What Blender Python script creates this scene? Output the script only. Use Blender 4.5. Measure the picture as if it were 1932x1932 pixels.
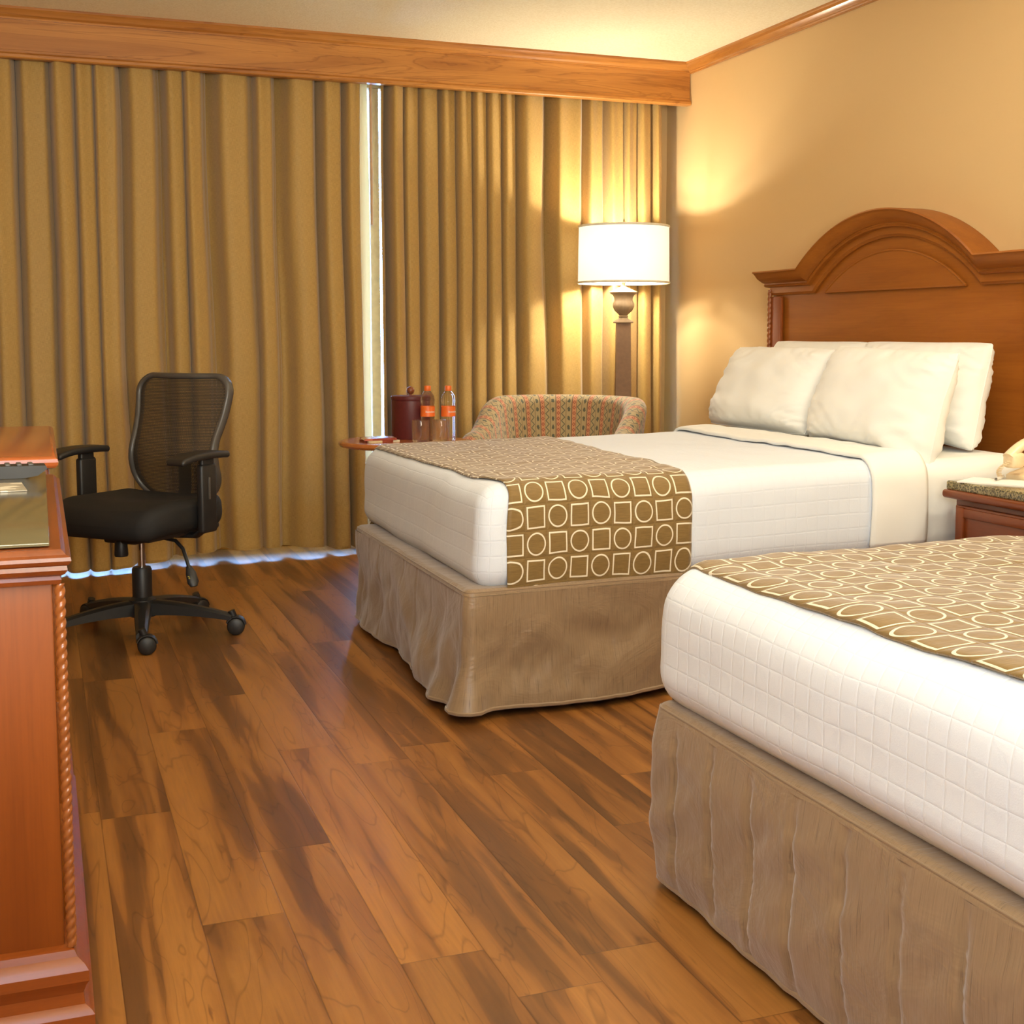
import bpy, bmesh, math, random
from mathutils import Vector, Matrix, noise
random.seed(7)
for o in list(bpy.data.objects): bpy.data.objects.remove(o)
scn = bpy.context.scene
COL = scn.collection
PI = math.pi

# ---------------------------------------------------------------- camera
YAW, PITCH, ROLL = 0.3648, 0.0949, 0.0009
CAM = Vector((-3.2285, -3.117, 1.0614))
F = Vector((math.sin(YAW)*math.cos(PITCH), math.cos(YAW)*math.cos(PITCH), -math.sin(PITCH)))
R0 = Vector((math.cos(YAW), -math.sin(YAW), 0)); U0 = R0.cross(F)
RT = math.cos(ROLL)*R0 + math.sin(ROLL)*U0; UP = -math.sin(ROLL)*R0 + math.cos(ROLL)*U0
cd = bpy.data.cameras.new('camera'); cam = bpy.data.objects.new('camera', cd); COL.objects.link(cam)
cam.matrix_world = Matrix(((RT.x, UP.x, -F.x, CAM.x), (RT.y, UP.y, -F.y, CAM.y), (RT.z, UP.z, -F.z, CAM.z), (0, 0, 0, 1)))
cd.sensor_width = 36; cd.lens = 36*2465.27/1932
cd.shift_x = (966-1018.0)/1932; cd.shift_y = (863.6-966)/1932
cd.clip_start = 0.05
scn.camera = cam

# ---------------------------------------------------------------- world, lights, exposure
w = bpy.data.worlds.new('world'); scn.world = w; w.use_nodes = True
bg = w.node_tree.nodes['Background']; bg.inputs[0].default_value = (0.28, 0.54, 1.0, 1); bg.inputs[1].default_value = 40.0
scn.view_settings.view_transform = 'Standard'; scn.view_settings.look = 'None'
scn.view_settings.gamma = 1; scn.view_settings.use_curve_mapping = False
scn.view_settings.exposure = -0.17

def area(name, loc, target, sx, sy, power, col, spread=180):
    l = bpy.data.lights.new(name, 'AREA'); l.shape = 'RECTANGLE'; l.size = sx; l.size_y = sy; l.energy = power; l.color = col
    l.spread = math.radians(spread)
    o = bpy.data.objects.new(name, l); COL.objects.link(o); o.location = loc
    o.rotation_euler = (Vector(target)-Vector(loc)).to_track_quat('-Z', 'Y').to_euler(); return o
def point(name, loc, power, col, rad=0.04):
    l = bpy.data.lights.new(name, 'POINT'); l.energy = power; l.color = col; l.shadow_soft_size = rad
    o = bpy.data.objects.new(name, l); COL.objects.link(o); o.location = loc; return o
area('cool_fill', (-3.85, -2.9, 1.75), (-1.8, 0.4, 0.45), 1.6, 1.0, 68, (0.58, 0.79, 1.0))  # added cool fill from behind left, cools the bed foot faces; no real lamp
area('rear_fill', (-2.3, -4.9, 1.9), (-1.9, 1.2, 1.0), 2.2, 1.2, 24, (1.0, 0.92, 0.80))  # added soft fill behind the camera, stands for no particular lamp
area('overhead_fill', (-1.3, 0.1, 2.42), (-1.3, 0.1, 0), 1.4, 2.4, 24, (1.0, 0.88, 0.70))  # added warm fill for the bed tops, not a ceiling fixture
area('upward_fill', (-2.7, -3.6, 1.3), (-2.7, -0.6, 3.3), 1.5, 0.7, 98, (1.0, 0.93, 0.74), 115)  # added fill aimed upward to brighten the ceiling, unseen behind the camera

# ---------------------------------------------------------------- helpers
def lin(r, g, b):
    f = lambda c: (c/255)/12.92 if c/255 <= 0.04045 else (((c/255)+0.055)/1.055)**2.4
    return (f(r), f(g), f(b), 1)

class MB:
    """collects vertices and faces (with loop uvs) into one mesh"""
    def __init__(s): s.v = []; s.f = []; s.uv = []
    def add(s, vs, fs, uvs=None):
        b = len(s.v); s.v += [tuple(v) for v in vs]
        for i, f in enumerate(fs):
            s.f.append([b+k for k in f])
            s.uv.append([uvs[k] for k in f] if uvs else [(0, 0)]*len(f))
        return s
    def bm(s, bm, M=None):
        if M is not None: bm.transform(M)
        bm.verts.ensure_lookup_table()
        bm.verts.index_update()
        s.add([v.co[:] for v in bm.verts], [[v.index for v in f.verts] for f in bm.faces]); bm.free(); return s
    def box(s, c, d, bev=0.0, seg=2, rz=0, M=None):
        b = bmesh.new(); bmesh.ops.create_cube(b, size=1); bmesh.ops.scale(b, vec=d, verts=b.verts)
        if bev > 0: bmesh.ops.bevel(b, geom=b.edges[:], offset=bev, segments=seg, affect='EDGES', profile=0.5)
        T = Matrix.Translation(c) @ Matrix.Rotation(rz, 4, 'Z')
        if M is not None: T = M @ T
        return s.bm(b, T)
    def lathe(s, prof, n=32, M=None, c=(0, 0, 0), cap=True):
        vs = []; fs = []
        for (r, z) in prof:
            for k in range(n):
                a = 2*PI*k/n; vs.append(Vector((r*math.cos(a)+c[0], r*math.sin(a)+c[1], z+c[2])))
        for i in range(len(prof)-1):
            for k in range(n): fs.append([i*n+k, i*n+(k+1) % n, (i+1)*n+(k+1) % n, (i+1)*n+k])
        if cap:
            if prof[0][0] > 1e-5: fs.append(list(range(n))[::-1])
            if prof[-1][0] > 1e-5: fs.append([(len(prof)-1)*n+k for k in range(n)])
        uv = [(k % n/n, (k//n)/len(prof)) for k in range(len(vs))]
        if M is not None: vs = [M @ v for v in vs]
        return s.add(vs, fs, uv)
    def tube(s, pts, rad, n=10, M=None, flat=1.0, upv=None):
        pts = [Vector(p) for p in pts]; m = len(pts); rr = rad if isinstance(rad, (list, tuple)) else [rad]*m
        vs = []; fs = []; prev = None
        for i, p in enumerate(pts):
            t = (pts[min(i+1, m-1)]-pts[max(i-1, 0)]).normalized()
            if prev is None:
                a = Vector(upv) if upv else (Vector((0, 0, 1)) if abs(t.z) < 0.9 else Vector((1, 0, 0)))
            else: a = prev
            a = (a-t*a.dot(t)).normalized(); prev = a; b = t.cross(a)
            for k in range(n):
                an = 2*PI*k/n; vs.append(p+(a*math.cos(an)*flat+b*math.sin(an))*rr[i])
        for i in range(m-1):
            for k in range(n): fs.append([i*n+k, i*n+(k+1) % n, (i+1)*n+(k+1) % n, (i+1)*n+k])
        fs.append(list(range(n))[::-1]); fs.append([(m-1)*n+k for k in range(n)])
        if M is not None: vs = [M @ v for v in vs]
        return s.add(vs, fs)
    def grid(s, fn, us, vs_, closeu=False, uvf=None):
        P = []; uv = []
        for v in vs_:
            for u in us: P.append(Vector(fn(u, v))); uv.append(uvf(u, v) if uvf else (u, v))
        n = len(us); fs = []
        for j in range(len(vs_)-1):
            for i in range(n-1+(1 if closeu else 0)):
                fs.append([j*n+i, j*n+(i+1) % n, (j+1)*n+(i+1) % n, (j+1)*n+i])
        return s.add(P, fs, uv)
    def prism(s, poly, axis, a, b):
        """poly: (p,q) points in the plane across axis, extruded from a to b"""
        def mk(p, q, t): return {'x': (t, p, q), 'y': (p, t, q), 'z': (p, q, t)}[axis]
        n = len(poly); vs = [mk(p, q, a) for p, q in poly]+[mk(p, q, b) for p, q in poly]
        fs = [[k, (k+1) % n, n+(k+1) % n, n+k] for k in range(n)]+[list(range(n))[::-1], list(range(n, 2*n))]
        return s.add(vs, fs)
    def obj(s, name, mat, parent=None, world=False, ang=0.7, merge=False, loc=None):
        me = bpy.data.meshes.new(name)
        vs = s.v
        off = Vector((0, 0, 0))
        if world and parent is not None: off = parent.location.copy()
        if loc is not None: off = Vector(loc)
        if off.length > 0: vs = [(v[0]-off.x, v[1]-off.y, v[2]-off.z) for v in vs]
        me.from_pydata(vs, [], s.f)
        ul = me.uv_layers.new(name='UVMap'); flat = []
        for u in s.uv:
            for c in u: flat += [c[0], c[1]]
        ul.data.foreach_set('uv', flat)
        b = bmesh.new(); b.from_mesh(me)
        if merge: bmesh.ops.remove_doubles(b, verts=b.verts, dist=1e-5)
        bmesh.ops.recalc_face_normals(b, faces=b.faces); b.to_mesh(me); b.free()
        me.polygons.foreach_set('use_smooth', [True]*len(me.polygons))
        me.set_sharp_from_angle(angle=ang)
        me.materials.append(mat); me.update()
        o = bpy.data.objects.new(name, me); COL.objects.link(o)
        if parent is not None: o.parent = parent
        if loc is not None: o.location = loc
        return o

def tag(o, label, cat, group=None):
    o['label'] = label; o['category'] = cat
    if group: o['group'] = group
    return o
def thing(name, label, cat, loc=(0, 0, 0), rz=0, group=None):
    o = bpy.data.objects.new(name, None); COL.objects.link(o); o.empty_display_size = 0.05
    o.location = loc; o.rotation_euler = (0, 0, rz); return tag(o, label, cat, group)
def struct(mb, name, mat, parent=None, **k):
    o = mb.obj(name, mat, parent, **k)
    if parent is None: o['kind'] = 'structure'
    return o
def frange(a, b, n): return [a+(b-a)*i/(n-1) for i in range(n)]
def nz(x, y, z=0.0): return noise.noise(Vector((x, y, z)))

# ---------------------------------------------------------------- materials
def mat(name):
    m = bpy.data.materials.new(name); m.use_nodes = True; nt = m.node_tree
    return m, nt, nt.nodes['Principled BSDF']
def N(nt, t, **k):
    n = nt.nodes.new(t)
    for a, b in k.items():
        if a.startswith('i_'): n.inputs[a[2:].replace('_', ' ')].default_value = b
        else: setattr(n, a, b)
    return n
def L(nt, a, b): nt.links.new(a, b)
def M_(nt, op, a, b=None, c=None):
    n = nt.nodes.new('ShaderNodeMath'); n.operation = op
    for i, v in enumerate((a, b, c)):
        if v is None: continue
        if isinstance(v, (int, float)): n.inputs[i].default_value = v
        else: nt.links.new(v, n.inputs[i])
    return n.outputs[0]
def mix(nt, fac, a, b, bt='MIX'):
    n = nt.nodes.new('ShaderNodeMix'); n.data_type = 'RGBA'; n.blend_type = bt
    for s_, v in ((n.inputs[0], fac), (n.inputs[6], a), (n.inputs[7], b)):
        if isinstance(v, (int, float, tuple)): s_.default_value = v
        else: nt.links.new(v, s_)
    return n.outputs[2]
def ramp(nt, sock, stops, interp='LINEAR'):
    n = nt.nodes.new('ShaderNodeValToRGB'); n.color_ramp.interpolation = interp
    el = n.color_ramp.elements
    while len(el) < len(stops): el.new(0.5)
    for e, (p, c) in zip(el, stops): e.position = p; e.color = c if len(c) == 4 else (*c, 1)
    nt.links.new(sock, n.inputs[0]); return n.outputs[0]
def coords(nt, kind='Object', scale=(1, 1, 1), rot=(0, 0, 0), loc=(0, 0, 0)):
    tc = nt.nodes.new('ShaderNodeTexCoord'); mp = nt.nodes.new('ShaderNodeMapping')
    mp.inputs['Scale'].default_value = scale; mp.inputs['Rotation'].default_value = rot; mp.inputs['Location'].default_value = loc
    nt.links.new(tc.outputs[kind], mp.inputs[0]); return mp.outputs[0]
def noi(nt, vec, scale=1, detail=4, rough=0.5, dist=0.0):
    n = nt.nodes.new('ShaderNodeTexNoise'); n.inputs['Scale'].default_value = scale; n.inputs['Detail'].default_value = detail
    n.inputs['Roughness'].default_value = rough; n.inputs['Distortion'].default_value = dist
    nt.links.new(vec, n.inputs['Vector']); return n.outputs['Fac']
def bump(nt, bs, h, strength=0.3, dist=0.002):
    n = nt.nodes.new('ShaderNodeBump'); n.inputs['Strength'].default_value = strength; n.inputs['Distance'].default_value = dist
    nt.links.new(h, n.inputs['Height']); nt.links.new(n.outputs[0], bs.inputs['Normal']); return n

def plain(name, col, rough=0.5, metal=0.0, spec=0.5, noise_amt=0.06, nscale=30, bumpv=0.0, coat=0):
    m, nt, bs = mat(name); v = coords(nt); n = noi(nt, v, nscale, 3)
    dark = tuple(c*(1-noise_amt*2) for c in col[:3])+(1,); light = tuple(min(1, c*(1+noise_amt)) for c in col[:3])+(1,)
    L(nt, ramp(nt, n, [(0.3, dark), (0.7, light)]), bs.inputs['Base Color'])
    bs.inputs['Roughness'].default_value = rough; bs.inputs['Metallic'].default_value = metal
    bs.inputs['Specular IOR Level'].default_value = spec; bs.inputs['Coat Weight'].default_value = coat
    if bumpv: bump(nt, bs, noi(nt, v, nscale*8, 2), bumpv, 0.001)
    return m
def wood(name, dark, light, grain='x', rough=0.35, coat=0.3, figure=1.0, fs=1.0):
    """stained veneer; grain runs along the axis"""
    m, nt, bs = mat(name)
    sc = {'x': (0.9, 9, 9), 'y': (9, 0.9, 9), 'z': (9, 9, 0.9)}[grain]
    v = coords(nt, 'Object', tuple(s*fs for s in sc))
    n1 = noi(nt, v, 0.8, 5, 0.55, 1.2*figure)
    sc2 = {'x': (4, 160, 160), 'y': (160, 4, 160), 'z': (160, 160, 4)}[grain]
    v2 = coords(nt, 'Object', sc2); n2 = noi(nt, v2, 1, 3, 0.6)
    wv = nt.nodes.new('ShaderNodeMath'); rings = M_(nt, 'FRACT', M_(nt, 'MULTIPLY', n1, 9.0))
    tri = M_(nt, 'ABSOLUTE', M_(nt, 'SUBTRACT', rings, 0.5))
    nt.nodes.remove(wv)
    bs.inputs['Specular IOR Level'].default_value = 0.32
    base = ramp(nt, n1, [(0.32, dark), (0.62, light)])
    fig = ramp(nt, tri, [(0.0, (0.6, 0.52, 0.45, 1)), (0.14, (1, 1, 1, 1)), (1, (1, 1, 1, 1))])
    c = mix(nt, 0.5*figure, base, fig, 'MULTIPLY')
    c = mix(nt, 0.35, c, ramp(nt, n2, [(0.3, (0.7, 0.65, 0.6, 1)), (0.6, (1, 1, 1, 1))]), 'MULTIPLY')
    L(nt, c, bs.inputs['Base Color']); bs.inputs['Roughness'].default_value = rough
    bs.inputs['Coat Weight'].default_value = coat; bs.inputs['Coat Roughness'].default_value = 0.18
    bump(nt, bs, n2, 0.06, 0.001)
    return m

def floor_mat():
    m, nt, bs = mat('laminate_floor'); W_, LEN = 0.148, 1.21
    tc = nt.nodes.new('ShaderNodeTexCoord'); sp = nt.nodes.new('ShaderNodeSeparateXYZ'); L(nt, tc.outputs['Object'], sp.inputs[0])
    X, Y = sp.outputs[0], sp.outputs[1]
    xs = M_(nt, 'DIVIDE', M_(nt, 'ADD', X, 0.028), W_); ix = M_(nt, 'FLOOR', xs)
    w1 = N(nt, 'ShaderNodeTexWhiteNoise', noise_dimensions='1D'); L(nt, ix, w1.inputs['W'])
    ys = M_(nt, 'ADD', M_(nt, 'DIVIDE', Y, LEN), M_(nt, 'MULTIPLY', w1.outputs['Value'], 3.7)); iy = M_(nt, 'FLOOR', ys)
    cb = nt.nodes.new('ShaderNodeCombineXYZ'); L(nt, ix, cb.inputs[0]); L(nt, iy, cb.inputs[1])
    w2 = N(nt, 'ShaderNodeTexWhiteNoise', noise_dimensions='2D'); L(nt, cb.outputs[0], w2.inputs['Vector'])
    rnd = w2.outputs['Value']
    def vec(sx, sy, rz):
        c = nt.nodes.new('ShaderNodeCombineXYZ')
        L(nt, M_(nt, 'MULTIPLY', X, sx), c.inputs[0]); L(nt, M_(nt, 'MULTIPLY', Y, sy), c.inputs[1]); L(nt, M_(nt, 'MULTIPLY', rnd, rz), c.inputs[2])
        return c.outputs[0]
    big = noi(nt, vec(13.0, 0.85, 40), 1.0, 3, 0.5, 0.45)
    fine = noi(nt, vec(150, 7, 9), 1.0, 4, 0.6)
    knots = noi(nt, vec(28, 5, 17), 1.0, 3, 0.6, 0.8)
    lines = M_(nt, 'ABSOLUTE', M_(nt, 'SUBTRACT', M_(nt, 'FRACT', M_(nt, 'MULTIPLY', noi(nt, vec(7, 1.0, 23), 1, 3, .5, .6), 11)), 0.5))
    light = lin(172, 116, 56); midc = lin(152, 98, 46); dark = lin(112, 72, 36)
    c = ramp(nt, big, [(0.36, dark), (0.455, lin(132, 85, 41)), (0.475, midc), (0.60, light)])
    c = mix(nt, 0.6, c, ramp(nt, lines, [(0.0, (0.5, 0.45, 0.4, 1)), (0.07, (1, 1, 1, 1))]), 'MULTIPLY')
    c = mix(nt, 0.4, c, ramp(nt, fine, [(0.3, (0.6, 0.56, 0.52, 1)), (0.6, (1, 1, 1, 1))]), 'MULTIPLY')
    c = mix(nt, 0.75, c, ramp(nt, knots, [(0.24, (0.35, 0.27, 0.2, 1)), (0.33, (1, 1, 1, 1))]), 'MULTIPLY')
    tone = ramp(nt, rnd, [(0.0, (0.74, 0.73, 0.72, 1)), (0.4, (0.92, 0.92, 0.92, 1)), (1.0, (1.06, 1.05, 1.04, 1))])
    c = mix(nt, 1.0, c, tone, 'MULTIPLY')
    fx = M_(nt, 'FRACT', xs); ex = M_(nt, 'MINIMUM', fx, M_(nt, 'SUBTRACT', 1.0, fx))
    fy = M_(nt, 'FRACT', ys); ey = M_(nt, 'MULTIPLY', M_(nt, 'MINIMUM', fy, M_(nt, 'SUBTRACT', 1.0, fy)), LEN/W_)
    e = M_(nt, 'MINIMUM', ex, ey)
    c = mix(nt, 0.6, c, ramp(nt, e, [(0.0, (0.3, 0.25, 0.2, 1)), (0.012, (1, 1, 1, 1))]), 'MULTIPLY')
    L(nt, c, bs.inputs['Base Color'])
    L(nt, ramp(nt, fine, [(0, (0.30,)*3+(1,)), (1, (0.44,)*3+(1,))]), bs.inputs['Roughness'])
    bump(nt, bs, ramp(nt, e, [(0.0, (0, 0, 0, 1)), (0.012, (1, 1, 1, 1))]), 0.25, 0.001)
    return m

def shape_pattern(nt, cell, w=0.036, kind='UV', wob=0.0):
    tc = nt.nodes.new('ShaderNodeTexCoord'); sp = nt.nodes.new('ShaderNodeSeparateXYZ'); L(nt, tc.outputs[kind], sp.inputs[0])
    x = M_(nt, 'DIVIDE', sp.outputs[0], cell); y = M_(nt, 'DIVIDE', sp.outputs[1], cell)
    if wob:
        n = noi(nt, tc.outputs[kind], 9, 2); d = M_(nt, 'MULTIPLY', M_(nt, 'SUBTRACT', n, 0.5), wob); x = M_(nt, 'ADD', x, d); y = M_(nt, 'ADD', y, d)
    fx = M_(nt, 'ABSOLUTE', M_(nt, 'SUBTRACT', M_(nt, 'FRACT', x), 0.5)); fy = M_(nt, 'ABSOLUTE', M_(nt, 'SUBTRACT', M_(nt, 'FRACT', y), 0.5))
    par = M_(nt, 'FLOORED_MODULO', M_(nt, 'ADD', M_(nt, 'FLOOR', x), M_(nt, 'FLOOR', y)), 2.0)
    rad = M_(nt, 'SQRT', M_(nt, 'ADD', M_(nt, 'MULTIPLY', fx, fx), M_(nt, 'MULTIPLY', fy, fy)))
    sq = M_(nt, 'MAXIMUM', fx, fy)
    ring = M_(nt, 'COMPARE', rad, 0.405, w); box = M_(nt, 'COMPARE', sq, 0.385, w)
    m = M_(nt, 'ADD', M_(nt, 'MULTIPLY', ring, par), M_(nt, 'MULTIPLY', box, M_(nt, 'SUBTRACT', 1.0, par)))
    return m, sq, tc.outputs[kind]

def runner_mat():
    m, nt, bs = mat('runner_quilt'); mask, sq, uv = shape_pattern(nt, 0.0675, 0.031, wob=0.12)
    mp = nt.nodes.new('ShaderNodeMapping'); mp.inputs['Scale'].default_value = (25, 700, 1); L(nt, uv, mp.inputs[0])
    n = noi(nt, mp.outputs[0], 1, 3); brown = ramp(nt, n, [(0.3, lin(118, 92, 48)), (0.7, lin(142, 114, 64))])
    c = mix(nt, mask, brown, lin(238, 228, 204)); L(nt, c, bs.inputs['Base Color'])
    bs.inputs['Roughness'].default_value = 0.55; bs.inputs['Sheen Weight'].default_value = 0.3; bs.inputs['Specular IOR Level'].default_value = 0.35
    h = M_(nt, 'SUBTRACT', 1.0, M_(nt, 'POWER', M_(nt, 'MULTIPLY', sq, 2.0), 5.0))
    soft = noi(nt, uv, 22, 3)
    hh = M_(nt, 'ADD', M_(nt, 'MULTIPLY', h, 0.8), M_(nt, 'ADD', M_(nt, 'MULTIPLY', soft, 1.1), M_(nt, 'MULTIPLY', mask, 0.12)))
    bump(nt, bs, hh, 0.5, 0.006); return m

def coverlet_mat():
    m, nt, bs = mat('white_matelasse'); mask, sq, uv = shape_pattern(nt, 0.040, 0.045)
    bs.inputs['Base Color'].default_value = lin(226, 234, 246); bs.inputs['Roughness'].default_value = 0.85
    bs.inputs['Sheen Weight'].default_value = 0.2; bs.inputs['Specular IOR Level'].default_value = 0.2
    n = noi(nt, uv, 7, 4)
    line = M_(nt, 'POWER', M_(nt, 'MULTIPLY', sq, 2.0), 10.0)
    weave = noi(nt, uv, 420, 2)
    h = M_(nt, 'ADD', M_(nt, 'ADD', M_(nt, 'MULTIPLY', mask, 0.35), M_(nt, 'MULTIPLY', line, -0.5)), M_(nt, 'ADD', M_(nt, 'MULTIPLY', n, 2.0), M_(nt, 'MULTIPLY', weave, 0.25)))
    bump(nt, bs, h, 0.36, 0.003); return m

def sheet_mat():
    m, nt, bs = mat('white_cotton'); v = coords(nt)
    bs.inputs['Base Color'].default_value = lin(240, 241, 238); bs.inputs['Roughness'].default_value = 0.8
    bs.inputs['Sheen Weight'].default_value = 0.15; bs.inputs['Specular IOR Level'].default_value = 0.2
    h = M_(nt, 'ADD', noi(nt, v, 9, 4, 0.5, 0.6), M_(nt, 'MULTIPLY', noi(nt, v, 300, 2), 0.05))
    bump(nt, bs, h, 0.35, 0.006); return m

def dupioni_mat(name='dupioni_skirt'):
    """silk-like skirt cloth with upright slubs, uv = (metres round the bed, metres up)"""
    m, nt, bs = mat(name); tc = nt.nodes.new('ShaderNodeTexCoord')
    def mp(sx, sy):
        q = nt.nodes.new('ShaderNodeMapping'); q.inputs['Scale'].default_value = (sx, sy, 1); L(nt, tc.outputs['UV'], q.inputs[0]); return q.outputs[0]
    sl = noi(nt, mp(420, 11), 1, 3, 0.6); pt = noi(nt, mp(6, 7), 1, 4, 0.6, 1.0); th = noi(nt, mp(700, 30), 1, 2)
    c = ramp(nt, sl, [(0.30, lin(112, 90, 66)), (0.40, lin(140, 116, 88)), (0.7, lin(152, 126, 96))])
    L(nt, c, bs.inputs['Base Color'])
    bs.inputs['Roughness'].default_value = 0.42; bs.inputs['Sheen Weight'].default_value = 0.4; bs.inputs['Specular IOR Level'].default_value = 0.45
    h = M_(nt, 'ADD', M_(nt, 'MULTIPLY', sl, 0.06), M_(nt, 'ADD', M_(nt, 'MULTIPLY', pt, 1.7), M_(nt, 'MULTIPLY', th, 0.05)))
    bump(nt, bs, h, 0.5, 0.008); return m

def curtain_mat():
    m, nt, bs = mat('linen_curtain'); tc = nt.nodes.new('ShaderNodeTexCoord')
    def mp(sx, sy):
        q = nt.nodes.new('ShaderNodeMapping'); q.inputs['Scale'].default_value = (sx, sy, 1); L(nt, tc.outputs['UV'], q.inputs[0]); return q.outputs[0]
    a = noi(nt, mp(60, 900), 1, 3); b = noi(nt, mp(900, 50), 1, 3)
    s_ = M_(nt, 'MULTIPLY', M_(nt, 'ADD', a, b), 0.5)
    c = ramp(nt, s_, [(0.36, lin(156, 122, 62)), (0.62, lin(188, 152, 84))])
    L(nt, c, bs.inputs['Base Color']); bs.inputs['Roughness'].default_value = 0.62; bs.inputs['Sheen Weight'].default_value = 0.25
    bs.inputs['Specular IOR Level'].default_value = 0.3
    bump(nt, bs, s_, 0.25, 0.0012)
    tr = nt.nodes.new('ShaderNodeBsdfTranslucent'); tr.inputs[0].default_value = lin(230, 190, 120)
    ms = nt.nodes.new('ShaderNodeMixShader'); ms.inputs[0].default_value = 0.003
    L(nt, bs.outputs[0], ms.inputs[1]); L(nt, tr.outputs[0], ms.inputs[2]); L(nt, ms.outputs[0], nt.nodes['Material Output'].inputs[0])
    return m

def lining_mat():
    m, nt, bs = mat('curtain_lining'); bs.inputs['Base Color'].default_value = lin(226, 206, 160); bs.inputs['Roughness'].default_value = 0.8
    bump(nt, bs, noi(nt, coords(nt), 400, 2), 0.2, 0.001)
    tr = nt.nodes.new('ShaderNodeBsdfTranslucent'); tr.inputs[0].default_value = (1.0, 0.66, 0.30, 1)
    ms = nt.nodes.new('ShaderNodeMixShader'); ms.inputs[0].default_value = 0.10
    L(nt, bs.outputs[0], ms.inputs[1]); L(nt, tr.outputs[0], ms.inputs[2]); L(nt, ms.outputs[0], nt.nodes['Material Output'].inputs[0]); return m
def stripe_mat():
    """armchair upholstery: uv = metres round, metres up"""
    m, nt, bs = mat('striped_upholstery'); tc = nt.nodes.new('ShaderNodeTexCoord'); sp = nt.nodes.new('ShaderNodeSeparateXYZ'); L(nt, tc.outputs['UV'], sp.inputs[0])
    P = 0.078; x = M_(nt, 'FRACT', M_(nt, 'DIVIDE', sp.outputs[0], P)); v = M_(nt, 'DIVIDE', sp.outputs[1], 0.026)
    sal, salD, grn, grnD, bd = lin(196, 138, 98), lin(150, 82, 60), lin(170, 150, 108), lin(92, 92, 74), lin(110, 88, 66)
    base = ramp(nt, x, [(0.0, bd), (0.03, sal), (0.27, bd), (0.30, grn), (0.5, grn), (0.62, bd), (0.65, grn), (0.97, bd)], 'CONSTANT')
    fv = M_(nt, 'ABSOLUTE', M_(nt, 'SUBTRACT', M_(nt, 'FRACT', v), 0.5))
    dx = M_(nt, 'MULTIPLY', M_(nt, 'ABSOLUTE', M_(nt, 'SUBTRACT', x, 0.15)), 3.4)
    dia = M_(nt, 'COMPARE', M_(nt, 'ADD', dx, fv), 0.28, 0.10)
    fv2 = M_(nt, 'SUBTRACT', M_(nt, 'FRACT', M_(nt, 'MULTIPLY', v, 0.8)), 0.5)
    zig = M_(nt, 'COMPARE', M_(nt, 'ADD', M_(nt, 'MULTIPLY', M_(nt, 'ABSOLUTE', fv2), 0.42), 0.35), x, 0.035)
    dx3 = M_(nt, 'MULTIPLY', M_(nt, 'SUBTRACT', x, 0.81), 3.0); fv3 = M_(nt, 'SUBTRACT', M_(nt, 'FRACT', M_(nt, 'MULTIPLY', v, 0.62)), 0.5)
    leaf = M_(nt, 'LESS_THAN', M_(nt, 'SQRT', M_(nt, 'ADD', M_(nt, 'MULTIPLY', dx3, dx3), M_(nt, 'MULTIPLY', fv3, fv3))), M_(nt, 'ADD', 0.05, M_(nt, 'MULTIPLY', noi(nt, tc.outputs['UV'], 120, 2), 0.42)))
    c = mix(nt, dia, base, salD); c = mix(nt, zig, c, grnD); c = mix(nt, leaf, c, grnD)
    L(nt, c, bs.inputs['Base Color']); bs.inputs['Roughness'].default_value = 0.9; bs.inputs['Sheen Weight'].default_value = 0.3
    bump(nt, bs, noi(nt, tc.outputs['UV'], 600, 2), 0.4, 0.001); return m

def granite_mat():
    m, nt, bs = mat('granite'); v = coords(nt)
    vo = nt.nodes.new('ShaderNodeTexVoronoi'); vo.inputs['Scale'].default_value = 170; L(nt, v, vo.inputs['Vector'])
    n = noi(nt, v, 60, 5, 0.7)
    c = ramp(nt, M_(nt, 'ADD', M_(nt, 'MULTIPLY', vo.outputs['Distance'], 0.7), M_(nt, 'MULTIPLY', n, 0.5)), [(0.3, lin(40, 36, 26)), (0.5, lin(88, 80, 56)), (0.78, lin(160, 146, 104))])
    L(nt, c, bs.inputs['Base Color']); bs.inputs['Roughness'].default_value = 0.16; return m

def glassy(name, tint=(1, 1, 1, 1), ior=1.45, rough=0.0, clear=0.0):
    m, nt, bs = mat(name); bs.inputs['Base Color'].default_value = tint
    bs.inputs['Transmission Weight'].default_value = 1; bs.inputs['Roughness'].default_value = rough; bs.inputs['IOR'].default_value = ior
    n = noi(nt, coords(nt), 5, 1); bump(nt, bs, n, 0.02, 0.001)
    if clear:
        t = nt.nodes.new('ShaderNodeBsdfTransparent'); ms = nt.nodes.new('ShaderNodeMixShader'); ms.inputs[0].default_value = clear
        L(nt, bs.outputs[0], ms.inputs[1]); L(nt, t.outputs[0], ms.inputs[2]); L(nt, ms.outputs[0], nt.nodes['Material Output'].inputs[0])
    return m
def pane_mat():
    m, nt, bs = mat('window_glass'); t = nt.nodes.new('ShaderNodeBsdfTransparent'); t.inputs[0].default_value = (0.95, 0.98, 1, 1)
    g = nt.nodes.new('ShaderNodeBsdfGlossy'); g.inputs['Roughness'].default_value = 0.02
    ms = nt.nodes.new('ShaderNodeMixShader'); fr = nt.nodes.new('ShaderNodeFresnel'); L(nt, fr.outputs[0], ms.inputs[0])
    L(nt, t.outputs[0], ms.inputs[1]); L(nt, g.outputs[0], ms.inputs[2]); L(nt, ms.outputs[0], nt.nodes['Material Output'].inputs[0]); return m
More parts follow.
